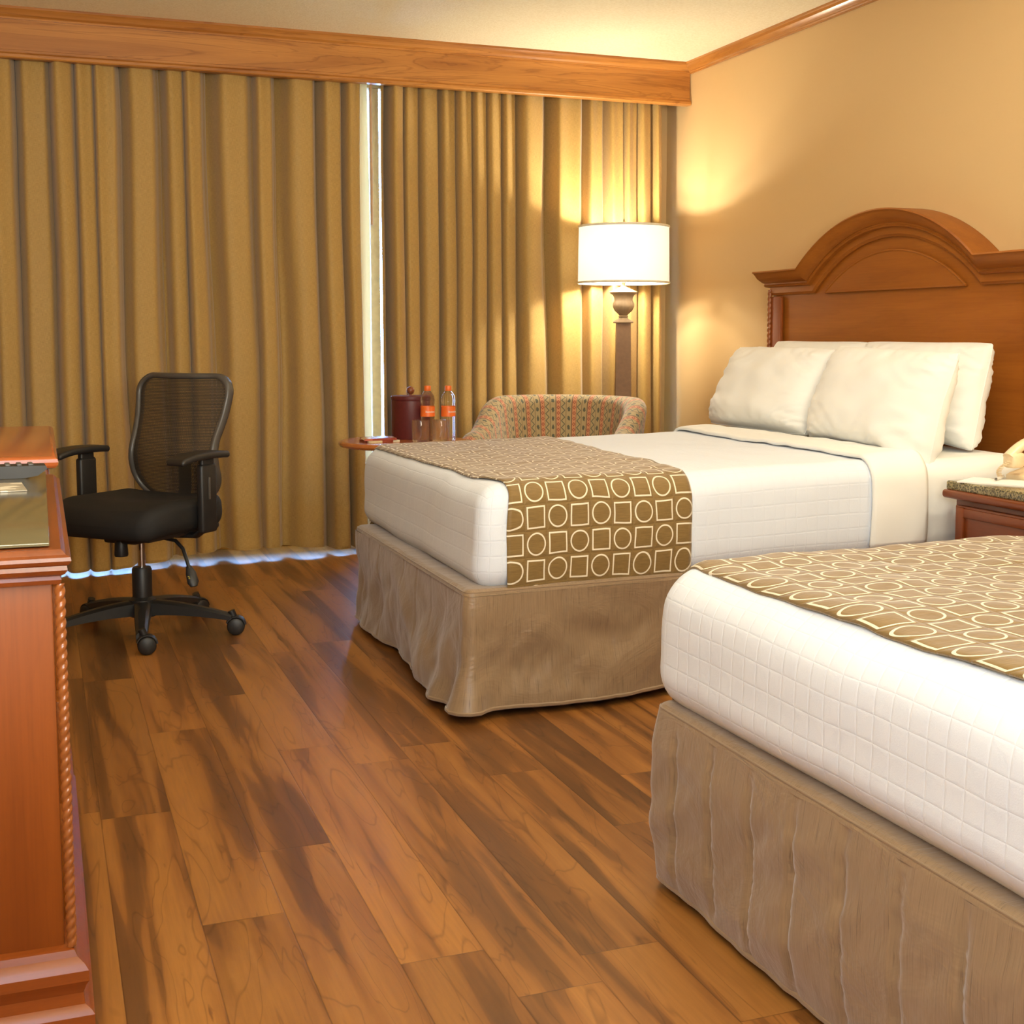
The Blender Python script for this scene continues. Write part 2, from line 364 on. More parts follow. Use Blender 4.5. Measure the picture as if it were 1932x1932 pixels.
def mesh_mat():
    m, nt, bs = mat('chair_mesh'); tc = nt.nodes.new('ShaderNodeTexCoord'); sp = nt.nodes.new('ShaderNodeSeparateXYZ'); L(nt, tc.outputs['UV'], sp.inputs[0])
    u = M_(nt, 'DIVIDE', sp.outputs[0], 0.0055); v = M_(nt, 'DIVIDE', sp.outputs[1], 0.0055)
    row = M_(nt, 'MULTIPLY', M_(nt, 'FLOORED_MODULO', M_(nt, 'FLOOR', v), 2.0), 0.5)
    fu = M_(nt, 'ABSOLUTE', M_(nt, 'SUBTRACT', M_(nt, 'FRACT', M_(nt, 'ADD', u, row)), 0.5)); fv = M_(nt, 'ABSOLUTE', M_(nt, 'SUBTRACT', M_(nt, 'FRACT', v), 0.5))
    hole = M_(nt, 'LESS_THAN', M_(nt, 'ADD', fu, fv), 0.27)
    bs.inputs['Base Color'].default_value = lin(52, 46, 38); bs.inputs['Roughness'].default_value = 0.6
    t = nt.nodes.new('ShaderNodeBsdfTransparent'); ms = nt.nodes.new('ShaderNodeMixShader')
    L(nt, hole, ms.inputs[0]); L(nt, bs.outputs[0], ms.inputs[1]); L(nt, t.outputs[0], ms.inputs[2]); L(nt, ms.outputs[0], nt.nodes['Material Output'].inputs[0]); return m
def shade_mat():
    m, nt, bs = mat('lamp_shade_cloth'); bs.inputs['Base Color'].default_value = lin(245, 243, 236); bs.inputs['Roughness'].default_value = 0.8
    tc = nt.nodes.new('ShaderNodeTexCoord'); bump(nt, bs, noi(nt, tc.outputs['Object'], 300, 2), 0.1, 0.001)
    bs.inputs['Emission Color'].default_value = (1, 0.97, 0.88, 1); bs.inputs['Emission Strength'].default_value = 0.40
    tr = nt.nodes.new('ShaderNodeBsdfTranslucent'); tr.inputs[0].default_value = (1, 0.96, 0.88, 1)
    ms = nt.nodes.new('ShaderNodeMixShader'); ms.inputs[0].default_value = 0.03
    L(nt, bs.outputs[0], ms.inputs[1]); L(nt, tr.outputs[0], ms.inputs[2]); L(nt, ms.outputs[0], nt.nodes['Material Output'].inputs[0]); return m
def wall_mat():
    m, nt, bs = mat('wall_paint'); v = coords(nt)
    bs.inputs['Base Color'].default_value = lin(212, 180, 130); bs.inputs['Roughness'].default_value = 0.55; bs.inputs['Specular IOR Level'].default_value = 0.3
    bump(nt, bs, noi(nt, v, 260, 3), 0.12, 0.001); return m
def ceiling_mat():
    m, nt, bs = mat('popcorn_ceiling'); v = coords(nt)
    L(nt, ramp(nt, noi(nt, v, 90, 3), [(0.3, lin(242, 232, 198)), (0.6, lin(251, 243, 214))]), bs.inputs['Base Color'])
    bs.inputs['Roughness'].default_value = 0.95; bump(nt, bs, noi(nt, v, 110, 4, 0.7), 0.6, 0.006); return m

MF = floor_mat(); MW = wall_mat(); MC = ceiling_mat()
M_oakx = wood('oak_trim_x', lin(156, 96, 40), lin(196, 134, 64), 'x', 0.4, 0.2, 1.3, 0.8)
M_oaky = wood('oak_trim_y', lin(156, 96, 40), lin(196, 134, 64), 'y', 0.25, 0.6, 0.6)
M_chz = wood('cherry_upright', lin(128, 62, 12), lin(147, 75, 18), 'z', 0.5, 0.05, 0.25)
M_chy = wood('cherry_level', lin(140, 78, 22), lin(166, 99, 32), 'y', 0.45, 0.08, 0.3)
M_chx = wood('cherry_front', lin(120, 56, 14), lin(142, 70, 20), 'x', 0.35, 0.2, 0.3)
M_chd = wood('cherry_dark', lin(106, 48, 16), lin(130, 64, 22), 'y', 0.32, 0.2, 0.3)
M_rope = plain('rope_carving', lin(146, 82, 36), 0.28, coat=0.4)
M_run = runner_mat(); M_cov = coverlet_mat(); M_sheet = sheet_mat(); M_skirt = dupioni_mat()
M_curt = curtain_mat(); M_stripe = stripe_mat(); M_gran = granite_mat()
M_blk = plain('black_plastic', lin(34, 32, 31), 0.45, bumpv=0.1)
M_blkf = plain('black_cloth', lin(24, 22, 21), 0.75, nscale=120, bumpv=0.3)
M_grey = plain('frame_plastic', lin(78, 74, 70), 0.35)
M_chrome = plain('chrome', lin(210, 210, 210), 0.12, metal=1.0, noise_amt=0.02)
M_mesh = mesh_mat(); M_glass = glassy('clear_glass', clear=0.55); M_shade = shade_mat()
M_topglass = plain('table_glass', lin(128, 118, 84), 0.13, spec=0.9, noise_amt=0.02, nscale=6)  # green-beige base colour stands in for the curtain reflected in the glass
M_topglass.node_tree.nodes['Principled BSDF'].inputs['Transmission Weight'].default_value = 0.35
M_plasticw = glassy('bottle_plastic', (0.97, 0.98, 1, 1), 1.33, clear=0.6)
M_orange = plain('orange_plastic', lin(240, 116, 44), 0.4)
M_white = plain('white_paint', lin(235, 232, 224), 0.5)
M_bucket = plain('burgundy_leatherette', lin(92, 34, 34), 0.4, nscale=60, bumpv=0.15)
M_brownk = plain('brown_knob', lin(130, 70, 40), 0.3)
M_stone = plain('lamp_resin', lin(136, 112, 84), 0.6, nscale=50, bumpv=0.2)
M_tan = plain('tan_frame', lin(196, 156, 112), 0.5)
M_phone = plain('ivory_plastic', lin(232, 210, 172), 0.35)
M_paper = plain('paper', lin(245, 243, 238), 0.6, noise_amt=0.01)
M_tabtop = wood('table_wood', lin(170, 96, 48), lin(200, 124, 66), 'x', 0.25, 0.5, 0.3)
M_brass = plain('aged_brass', lin(120, 104, 70), 0.35, metal=0.7)

# ---------------------------------------------------------------- room shell
H = 2.4635; XL = -3.95; YB = -5.2; YW = 3.40
mb = MB().box(((XL)/2, (YB+YW)/2, -0.03), (-XL+0.4, YW-YB+0.4, 0.06)); struct(mb, 'floor', MF)
mb = MB().box(((XL)/2, (YB+YW)/2, H+0.03), (-XL+0.4, YW-YB+0.4, 0.06)); struct(mb, 'ceiling', MC)
mb = MB().box((0.05, (YB+YW)/2, H/2), (0.1, YW-YB+0.2, H)); struct(mb, 'wall_right', MW)
mb = MB().box((XL-0.05, (YB+YW)/2, H/2), (0.1, YW-YB+0.2, H)); struct(mb, 'wall_left', MW)
mb = MB().box((XL/2, YB-0.05, H/2), (-XL, 0.1, H)); struct(mb, 'wall_back', MW)
WX0, WX1, WZ0, WZ1 = -3.75, -0.32, 0.145, 2.33
mb = MB()
mb.box(((XL+WX0)/2, YW+0.06, H/2), (WX0-XL, 0.12, H)); mb.box((WX1/2, YW+0.06, H/2), (-WX1, 0.12, H))
mb.box(((WX0+WX1)/2, YW+0.06, WZ0/2), (WX1-WX0, 0.12, WZ0)); mb.box(((WX0+WX1)/2, YW+0.06, (WZ1+H)/2), (WX1-WX0, 0.12, H-WZ1))
struct(mb, 'wall_front', MW)
# window with frame, mullions and panes
win = bpy.data.objects.new('window_1', None); COL.objects.link(win); win['kind'] = 'structure'; win.location = ((WX0+WX1)/2, YW+0.05, WZ0)
mb = MB(); fw = 0.05
for x in (WX0+fw/2, WX1-fw/2): mb.box((x, YW+0.05, (WZ0+WZ1)/2), (fw, 0.06, WZ1-WZ0), 0.004)
for z in (WZ0+fw/2, WZ1-fw/2): mb.box(((WX0+WX1)/2, YW+0.05, z), (WX1-WX0, 0.06, fw), 0.004)
mb.obj('window_frame', M_tan, win, world=True)
for x in (-1.622, -2.70):
    MB().box((x, YW+0.045, (WZ0+WZ1)/2), (0.048, 0.05, WZ1-WZ0-2*fw), 0.004).obj('mullion', M_tan, win, world=True)
for a, b in ((WX0+fw, -2.72), (-2.68, -1.646), (-1.598, WX1-fw)):
    MB().box(((a+b)/2, YW+0.05, (WZ0+WZ1)/2), (b-a, 0.008, WZ1-WZ0-2*fw)).obj('pane', pane_mat(), win, world=True)
# baseboards
struct(MB().box((-0.008, (YB+YW)/2, 0.045), (0.016, YW-YB-0.02, 0.09), 0.004), 'baseboard_right', M_oaky)
struct(MB().box((XL/2, YW-0.008, 0.045), (-XL-0.06, 0.016, 0.09), 0.004), 'baseboard_front', M_oakx)
# crown moulding on the right wall
def crown(d, h): return [(0, H), (-d, H), (-d, H-h*0.16), (-d*0.86, H-h*0.22), (-d*0.80, H-h*0.42), (-d*0.52, H-h*0.66), (-d*0.34, H-h*0.74), (-d*0.34, H-h*0.84), (-d*0.2, H-h*0.9), (-d*0.2, H-h), (0, H-h)]
struct(MB().prism(crown(0.045, 0.055), 'y', YB+0.02, 3.118), 'trim_1', M_oaky, ang=0.5)
# valance over the curtains: part of the fixed woodwork
YV = 3.128
mb = MB()
mb.prism([(YV, 2.27), (YV+0.02, 2.27), (YV+0.02, H), (YV, H)], 'x', XL+0.005, -0.004)
mb.prism([(YV, H), (YV-0.035, H), (YV-0.035, H-0.010), (YV-0.028, H-0.018), (YV-0.020, H-0.034), (YV-0.008, H-0.042), (YV-0.008, H-0.05), (YV, H-0.05)], 'x', XL+0.005, -0.004)
mb.prism([(YV+0.03, 2.248), (YV-0.014, 2.248), (YV-0.018, 2.253), (YV-0.018, 2.264), (YV-0.012, 2.270), (YV-0.004, 2.274), (YV-0.004, 2.284), (YV+0.0, 2.286), (YV+0.03, 2.286)], 'x', XL+0.005, -0.004)
struct(mb, 'trim_2', M_oakx, ang=0.5)
# end block where valance meets wall moulding

# ---------------------------------------------------------------- curtains
def curtain(name, label, xa, xb, seed, hem, edge_in, ybase):
    rnd = random.Random(seed)
    # irregular pleats: list of fold centres along the width
    n = int((xb-xa)/0.0022); us = frange(xa, xb, n); ph = []; p = rnd.random()*6
    freq = 0.128; k = 0; target = 2*PI/freq
    cur = 1.0; nxt = xa
    for i, x in enumerate(us):
        if x >= nxt: cur = rnd.choice((0.55, 0.75, 0.95, 1.2, 1.6)); nxt = x+rnd.uniform(0.07, 0.2)
        k += (cur-k)*0.09 if i else cur
        p += target*k*(us[1]-us[0]); ph.append(p)
    zs = frange(0, 1, 70)
    amps = [0.98+0.75*nz(x*7.3, seed) for x in us]
    def fn_idx(i, t):
        x = us[i]; z0 = hem(x); z = z0+(2.458-z0)*t
        a = ph[i]+1.1*nz(x*2.6, z*0.8, seed)*(1.15-t)+0.25*nz(x*9, z*1.7, seed+5)
        A = (0.050+0.010*t)*amps[i]*(1-0.35*max(0, nz(x*3, z*0.7, seed+20))*(1-t))
        y = ybase(x, t)+A*(0.45*(1-2*(abs(math.sin(a/2))+1e-6)**0.75)+0.7*math.tanh(2.6*math.cos(a)+0.4)-0.1)+0.012*t**4*math.sin(2*a+1.2)+A*0.16*math.sin(2*a+2*nz(x*4, 3, seed))+0.012*nz(x*10, z*0.8, seed+3)*(1-t*0.5)
        em = min(1, (x-xa)/0.08, (xb-x)/0.08)
        xx = x-0.021*math.sin(a)*em+edge_in(x, t)
        xx += 0.010*nz(x*3, z*0.8, seed+9)*(1-t)
        return (xx, y, z)
    arc = [0.0]
    for i in range(1, n):
        a_, b_ = Vector(fn_idx(i-1, 0.5)), Vector(fn_idx(i, 0.5)); arc.append(arc[-1]+(b_-a_).length)
    mb = MB(); mb.grid(lambda i, t: fn_idx(int(i), t), list(range(n)), zs, uvf=lambda i, t: (arc[int(i)], t*2.36))
    o = mb.obj(name, M_curt, ang=3.0); tag(o, label, 'curtain', 'long window curtains')
    # bottom hem as part
    mh = MB(); mh.grid(lambda i, t: (lambda q: (q[0], q[1]-0.0035, q[2]))(fn_idx(int(i), t)), list(range(n)), frange(0.004, 0.088, 5), uvf=lambda i, t: (arc[int(i)], t*2.36))
    h = mh.obj('hem', M_curt, o, ang=3.0)
    return o
def hemL(x):
    return 0.022+0.010*nz(x*6, 3)+0.024*max(0, min(1, (x+2.75)/0.2))*(1 if x < -2.1 else max(0.25, 1-(x+2.1)/0.3))-0.008*max(0, min(1, (-2.85-x)/0.1))
def ybL(x, t):
    b = 3.235-0.13*(1-t)**1.4
    if x < -2.6: b -= 0.16*(1-t)**1.2*min(1, (-2.6-x)/0.35)
    return b
def eL(x, t):
    wgt = max(0, (x+1.95)/0.225)
    return wgt*(-0.010*math.sin(PI*min(1, (1-t)*1.05))-0.020*(1-t))
curtain('curtain', 'wide golden linen curtain left of the bright gap, behind the black office chair', -3.90, -1.716, 3, hemL, eL, ybL)
CL = bpy.data.objects['curtain']
MB().grid(lambda u, t: (-1.80+u*(0.108-0.016*(1-t))-0.004*math.sin(t*7), 3.262-0.10*(1-t)**1.4+0.012*math.sin(u*5+t*2), 0.07+2.37*t), frange(0, 1, 12), frange(0, 1, 40)).obj('lining', lining_mat(), CL, ang=3)
def ybR(x, t): return 3.272-0.06*(1-t)**1.3-0.02*max(0, min(1, (-0.9-x)/0.4))
def eR(x, t):
    wgt = max(0, (-1.35-x)/0.27)
    return wgt*(0.016*t-0.012)
curtain('curtain', 'golden linen curtain right of the bright gap, behind the floor lamp', -1.650, -0.112, 11, lambda x: 0.02+0.01*nz(x*5, 1), eR, ybR)
mb = MB().tube([(-1.694, 3.19, 2.40), (-1.694, 3.19, 1.9), (-1.695, 3.185, 1.585)], 0.006, 10)
tag(mb.obj('curtain_wand', M_tan, ang=1), 'thin beige draw wand hanging in the gap between the curtains', 'curtain wand')

# ---------------------------------------------------------------- beds
def marks(a, b, r, step):
    """grid lines from a to b with a fine rounding margin r"""
    g = [r*(1-math.tan(th)) for th in frange(PI/4, 0, 6)]
    n = max(2, int((b-a-2*r)/step)); mid = frange(a+r, b-r, n+1)
    return [a+q for q in g[:-1]]+mid+[b-q for q in g[:-1]][::-1]
def rbox(mb, x0, x1, y0, y1, z0, z1, r, step, warp, faces='tbfhnr', open_head=False):
    mn = Vector((x0, y0, z0)); mx = Vector((x1, y1, z1))
    X, Y, Z = marks(x0, x1, r, step), marks(y0, y1, r, step), marks(z0, z1, r, step)
    def P(x, y, z):
        p = Vector((x, y, z)); c = Vector([min(max(p[i], mn[i]+r), mx[i]-r) for i in range(3)]); d = p-c
        return warp(c+d.normalized()*r if d.length > 0 else p)
    if 't' in faces: mb.grid(lambda a, b: P(a, b, z1), X, Y, uvf=lambda a, b: (a, z1+b-y0))
    if 'b' in faces: mb.grid(lambda a, b: P(a, b, z0), X, Y)
    if 'n' in faces: mb.grid(lambda a, b: P(a, y0, b), X, Z)
    if 'r' in faces: mb.grid(lambda a, b: P(a, y1, b), X, Z)
    if 'f' in faces: mb.grid(lambda a, b: P(x0, a, b), Y, Z)
    if 'h' in faces: mb.grid(lambda a, b: P(x1, a, b), Y, Z)

class Bed:
    def __init__(s, y0, y1, skew, ztf, zth, zb, x0=-2.105, x1=-0.13, r=0.062, seed=1):
        s.y0, s.y1, s.skew, s.ztf, s.zth, s.zb, s.x0, s.x1, s.r, s.seed = y0, y1, skew, ztf, zth, zb, x0, x1, r, seed
        s.ref = 0.62
    def warp(s, p, amp=1.0):
        x, y, z = p; t = (x-s.x0)/(s.x1-s.x0)
        k = (z-s.zb)/(s.ref-s.zb); zt = s.ztf+(s.zth-s.ztf)*t
        q = Vector((x, y+s.skew*t, s.zb+k*(zt-s.zb)))
        # side bulge
        kk = min(1, max(0, k)); bl = 0.012*math.sin(PI*kk)
        cy = (s.y0+s.y1)/2
        if y < s.y0+0.1: q.y -= bl
        if y > s.y1-0.1: q.y += bl
        if x < s.x0+0.1: q.x -= bl*1.2
        if x < s.x0+0.12: q.x -= 0.020*max(0, 1-kk/0.4)*(s.x0+0.12-x)/0.12
        e = amp*0.004*nz(q.x*3, q.y*3+z*3, s.seed)+amp*0.002*nz(q.x*11, q.y*11+z*9, s.seed+4)
        q.z += e*1.3*min(1, k*1.2)
        if x < s.x0+0.02: q.x += e*1.6
        if y < s.y0+0.02: q.y += e*1.6
        # soft sag of lower edge
        if k < 0.25: q.z += 0.010*nz(q.x*2.5, q.y*2.5, s.seed+8)
        return q
    def section(s, x, u, off):
        """u in metres along the cloth from the near lower edge, over the top, to the far lower edge"""
        r = s.r+off; dx = (s.x0+s.r)-x; ins = 0
        if dx > 0: ins = s.r-math.sqrt(max(0, s.r*s.r-dx*dx))
        y0, y1, z0, z1 = s.y0-off+ins, s.y1+off-ins, s.zb+0.004, s.ref+off-ins
        hs = z1-r-z0; a = PI*r/2; W_ = y1-y0-2*r
        if u < hs: p = (y0, z0+u)
        elif u < hs+a: th = (u-hs)/r; p = (y0+r-r*math.cos(th), z1-r+r*math.sin(th))
        elif u < hs+a+W_: p = (y0+r+(u-hs-a), z1)
        elif u < hs+2*a+W_: th = (u-hs-a-W_)/r; p = (y1-r+r*math.sin(th), z1-r+r*math.cos(th))
        else: p = (y1, z1-r-(u-hs-2*a-W_))
        return s.warp(Vector((x, p[0], p[1])))
    def length(s, off):
        r = s.r+off; return 2*(s.ref+off-r-s.zb-0.004)+PI*r+(s.y1-s.y0+2*off-2*r)

def skirt_mesh(x0, x1, y0, y1, z0, z1, mode, seed, skew=0.0):
    """u-shaped skirt wall: near side, foot, far side; then the deck"""
    rc = 0.03; path = []
    st = 0.008
    def seg(a, b):
        a, b = Vector(a), Vector(b); n = max(2, int((b-a).length/st)); nn = Vector(((b-a).y, -(b-a).x)).normalized()*-1
        for i in range(n): path.append((a+(b-a)*i/n, nn))
    seg((x1, y0), (x0+rc, y0))
    for i in range(8):
        th = PI/2*i/8; path.append((Vector((x0+rc-rc*math.sin(th), y0+rc-rc*math.cos(th))), Vector((-math.sin(th), -math.cos(th)))))
    i_corner = len(path)-4
    seg((x0, y0+rc), (x0, y1-rc))
    for i in range(8):
        th = PI/2*i/8; path.append((Vector((x0+rc-rc*math.cos(th), y1-rc+rc*math.sin(th))), Vector((-math.cos(th), math.sin(th)))))
    seg((x0+rc, y1), (x1, y1)); path.append((Vector((x1, y1)), Vector((0, 1))))
    fixn = []
    for i, (p, nn) in enumerate(path):
        if abs(p.y-y0) < 1e-6: nn = Vector((0, -1))
        elif abs(p.x-x0) < 1e-6: nn = Vector((-1, 0))
        elif abs(p.y-y1) < 1e-6: nn = Vector((0, 1))
        fixn.append((p, nn))
    path = fixn; arc = [0.0]
    for i in range(1, len(path)): arc.append(arc[-1]+(path[i][0]-path[i-1][0]).length)
    sc = arc[i_corner]
    rt = 0.018
    rows = frange(0, 1, 34)
    def fn(i, t):
        i = int(i); p, nn = path[i]; s_ = arc[i]; d = s_-sc
        z = z0+(z1-rt-z0)*t; low = (1-t)
        o = (0.012 if mode == 1 else -0.004)*low**1.2
        if mode == 1:
            o += 0.036*math.exp(-(d/0.05)**2)*low**1.5+0.020*math.exp(-((d-0.16)/0.05)**2)*low
            o += 0.026*nz(s_*3.4+z*3, z*4-s_*1.6, seed)*(0.35+low)+0.010*nz(s_*7-z*9, z*6+s_*3, seed+2)*min(1, low*3)
            if d > 0.05: o += 0.010*math.sin(s_*26+2.5*z*6)*low*0.6
            z += 0.014*nz(s_*2.2, 5, seed)*low+0.02*max(0, min(1, -d-0.2))*low
            o += 0.006*nz(s_*14+z*12, z*9, seed+6)*min(1, low*3)+0.0015*nz(s_*32, z*20, seed+7)*min(1, low*3); q = abs(((s_+0.04) % 0.155)-0.0775); o -= 0.003*math.exp(-(q/0.004)**2)
        else:
            q = ((s_+0.03) % 0.135)-0.0675; pin = math.exp(-(q/0.007)**2)
            o += 0.011*(1-pin)*min(1, low*5)*min(1, t*6)+0.006*nz(s_*9, z*60, seed)*math.exp(-(q/0.012)**2)
            o += 0.014*nz(s_*4.5+z*5, z*4-s_*1.2, seed)*min(1, low*2)*min(1, 0.35+t*2)+0.008*nz(s_*11+z*14, z*5, seed+3)*min(1, low*3)+0.0022*nz(s_*30+z*22, z*16, seed+5)*min(1, low*3)
            o += 0.010*math.exp(-(abs(d)/0.05)**2)*low
            z += 0.003*nz(s_*5, 2, seed)*low
        t_ = (p.x-x0)/(x1-x0)
        return (p.x+nn.x*o, p.y+nn.y*o+skew*t_, z)
    mb = MB(); idx = list(range(len(path)))
    mb.grid(fn, idx, rows, uvf=lambda i, t: (arc[int(i)], t*(z1-z0)))
    # rounded upper edge and deck
    def fn2(i, k):
        i = int(i); p, nn = path[i]; t_ = (p.x-x0)/(x1-x0)
        if k < 6: th = PI/2*k/5; o = -rt+rt*math.cos(th); z = z1-rt+rt*math.sin(th)
        else: o = -rt-(k-5)*0.06; z = z1+0.001
        if k >= 6:
            c = Vector((min(max(p.x, x0-o), x1), min(max(p.y, y0-o), y1+o))); return (c.x, c.y+skew*t_, z+0.003*nz(c.x*9, c.y*9))
        return (p.x+nn.x*o, p.y+nn.y*o+skew*t_, z)
    mb.grid(fn2, idx, list(range(0, 9)), uvf=lambda i, k: (arc[int(i)], z1-z0+k*0.02))
    mb.add([(x0+0.035, y0+0.035, z1-0.003), (x1, y0+0.035+skew, z1-0.003), (x1, y1-0.035+skew, z1-0.003), (x0+0.035, y1-0.035, z1-0.003)], [[0, 1, 2, 3]])
    welt = [(fn2(i, 2)) for i in idx[::2]]
    hemp = [fn(i, 0.0) for i in idx[::2]]
    return mb, welt, hemp

def build_bed(B, name, label, sk, mode, seed, skew_s):
    root = thing(name, label, 'bed', ((sk[0]+sk[1])/2, (sk[2]+sk[3])/2, 0))
    # box spring and feet
    MB().box(((sk[0]+sk[1])/2+0.01, (sk[2]+sk[3])/2+skew_s/2, 0.21), (sk[1]-sk[0]-0.12, sk[3]-sk[2]-0.14, 0.26), 0.03).obj('box_spring', M_white, root, world=True)
    for x in (sk[0]+0.2, sk[1]-0.15):
        for y in (sk[2]+0.2, sk[3]-0.2): MB().lathe([(0.02, 0), (0.025, 0.01), (0.025, 0.08)], 16, c=(x, y, 0)).obj('leg', M_blk, root, world=True)
    m, welt, hemp = skirt_mesh(*sk, mode, seed, skew_s)
    s_ = m.obj('bed_skirt', M_skirt, root, world=True, ang=1.2, merge=True)
    pp = MB().tube(welt, 0.0022, 6).obj('piping', M_skirt, s_); pp.location = (0, 0, 0)
    for v in pp.data.vertices: v.co -= root.location
    hh = MB().tube([(p[0], p[1], p[2]+0.003) for p in hemp], 0.0032, 6, flat=1.8).obj('skirt_hem', M_skirt, s_)
    for v in hh.data.vertices: v.co -= root.location
    Bm = B
    mm = MB(); rbox(mm, B.x0+0.012, B.x1, B.y0+0.012, B.y1-0.012, B.zb+0.004, B.ref-0.012, B.r-0.008, 0.05, lambda p: B.warp(p, 0.4))
    mm.obj('mattress', M_sheet, root, world=True, ang=2, merge=True)
    return root

B1 = Bed(0.250, 1.635, 0.130, 0.645, 0.672, 0.350, x0=-2.108, seed=1)
bed1 = build_bed(B1, 'bed', 'far bed beneath the arched headboard, beige dust skirt flared at its near foot corner', (-2.165, -0.13, 0.232, 1.57, 0.022, 0.362), 1, 3, 0.10)
B2 = Bed(-2.30, -0.880, 0.0, 0.628, 0.645, 0.346, x0=-2.130, r=0.080, seed=7)
bed2 = build_bed(B2, 'bed', 'near bed cropped at right, taupe dust skirt with upright puckered stitching', (-2.150, -0.13, -2.28, -0.905, 0.016, 0.362), 2, 9, 0.0)

def coverlet(B, xh, label, cat='coverlet', seed=0):
    mb = MB(); rbox(mb, B.x0, xh+0.3, B.y0, B.y1, B.zb, B.ref, B.r, 0.022, lambda p: p)
    # cut the part beyond xh, then warp
    o = mb.obj('coverlet', M_cov, ang=2, merge=True)
    b = bmesh.new(); b.from_mesh(o.data)
    bmesh.ops.bisect_plane(b, geom=b.verts[:]+b.edges[:]+b.faces[:], plane_co=(xh, 0, 0), plane_no=(1, 0, 0), clear_outer=True)
    for v in b.verts: v.co = B.warp(v.co)
    b.to_mesh(o.data); b.free(); tag(o, label, cat); return o
cov1 = coverlet(B1, -0.74, 'white matelasse coverlet on the far bed, tucked under its foot')
cov2 = coverlet(B2, -0.60, 'white matelasse coverlet on the near bed, tucked in above taupe skirt')

def band(B, xa_f, xb_f, off, name, material, label, cat, u0f, u1f, nx, nu, thick, uvoff=(0, 0), puff=0.0, wav=0.0, seed=0, skewx=0.0):
    Lt = B.length(off); mb = MB(); u0 = u0f; u1 = Lt-u1f
    us = frange(u0, u1, nu)
    def fn(a, u, extra=0.0):
        xa, xb = xa_f(u), xb_f(u); x = xa+(xb-xa)*a
        e = off+extra+puff*math.sin(PI*min(1, a*1.0))**0.5*0.5+wav*(nz(x*14, u*14, seed)*0.6+nz(x*5, u*5, seed)*0.8+0.5)
        ex = 0.0
        if a < 0.02 or a > 0.98: ex = 0.004*nz(u*8, seed+a*3)
        p = B.section(x, u, e); p.x += ex; return p
    aa = frange(0, 1, nx)
    mb.grid(lambda a, u: fn(a, u), aa, us, uvf=lambda a, u: (xa_f(u)+(xb_f(u)-xa_f(u))*a+uvoff[0], u+uvoff[1]))
    o = mb.obj(name, material, ang=2.0)
    so = o.modifiers.new('solid', 'SOLIDIFY'); so.thickness = thick; so.offset = -1 if thick > 0 else 1
    tag(o, label, cat); return o
# sheet turned down over the far coverlet
band(B1, lambda u: -0.80+0.004*math.sin(u*5), lambda u: -0.575, 0.012, 'folded_sheet', M_sheet, 'white sheet turned down over the coverlet in front of the pillows', 'sheet', 0.03, 0.03, 16, 170, 0.010, puff=0.012, wav=0.003, seed=2)
r1 = band(B1, lambda u: -2.030-0.045*min(1, max(0, (u-0.25)/0.2))+0.006*math.sin(u*3), lambda u: -1.455+0.07*min(1, max(0, (u-0.33)/1.2)), 0.005, 'bed_runner', M_run, 'brown runner with circles and squares, near side fully shown on the far bed', 'bed runner', 0.0, 0.0, 46, 200, 0.004, uvoff=(0.03, 0.058), wav=0.004, seed=4)
r2 = band(B2, lambda u: -2.088+0.004*math.sin(u*4), lambda u: -1.315, 0.005, 'bed_runner', M_run, 'brown runner with circles and squares on the near bed, cropped at right edge', 'bed runner', 0.0, 0.0, 56, 200, 0.004, uvoff=(0.0, 0.01), wav=0.006, seed=6)

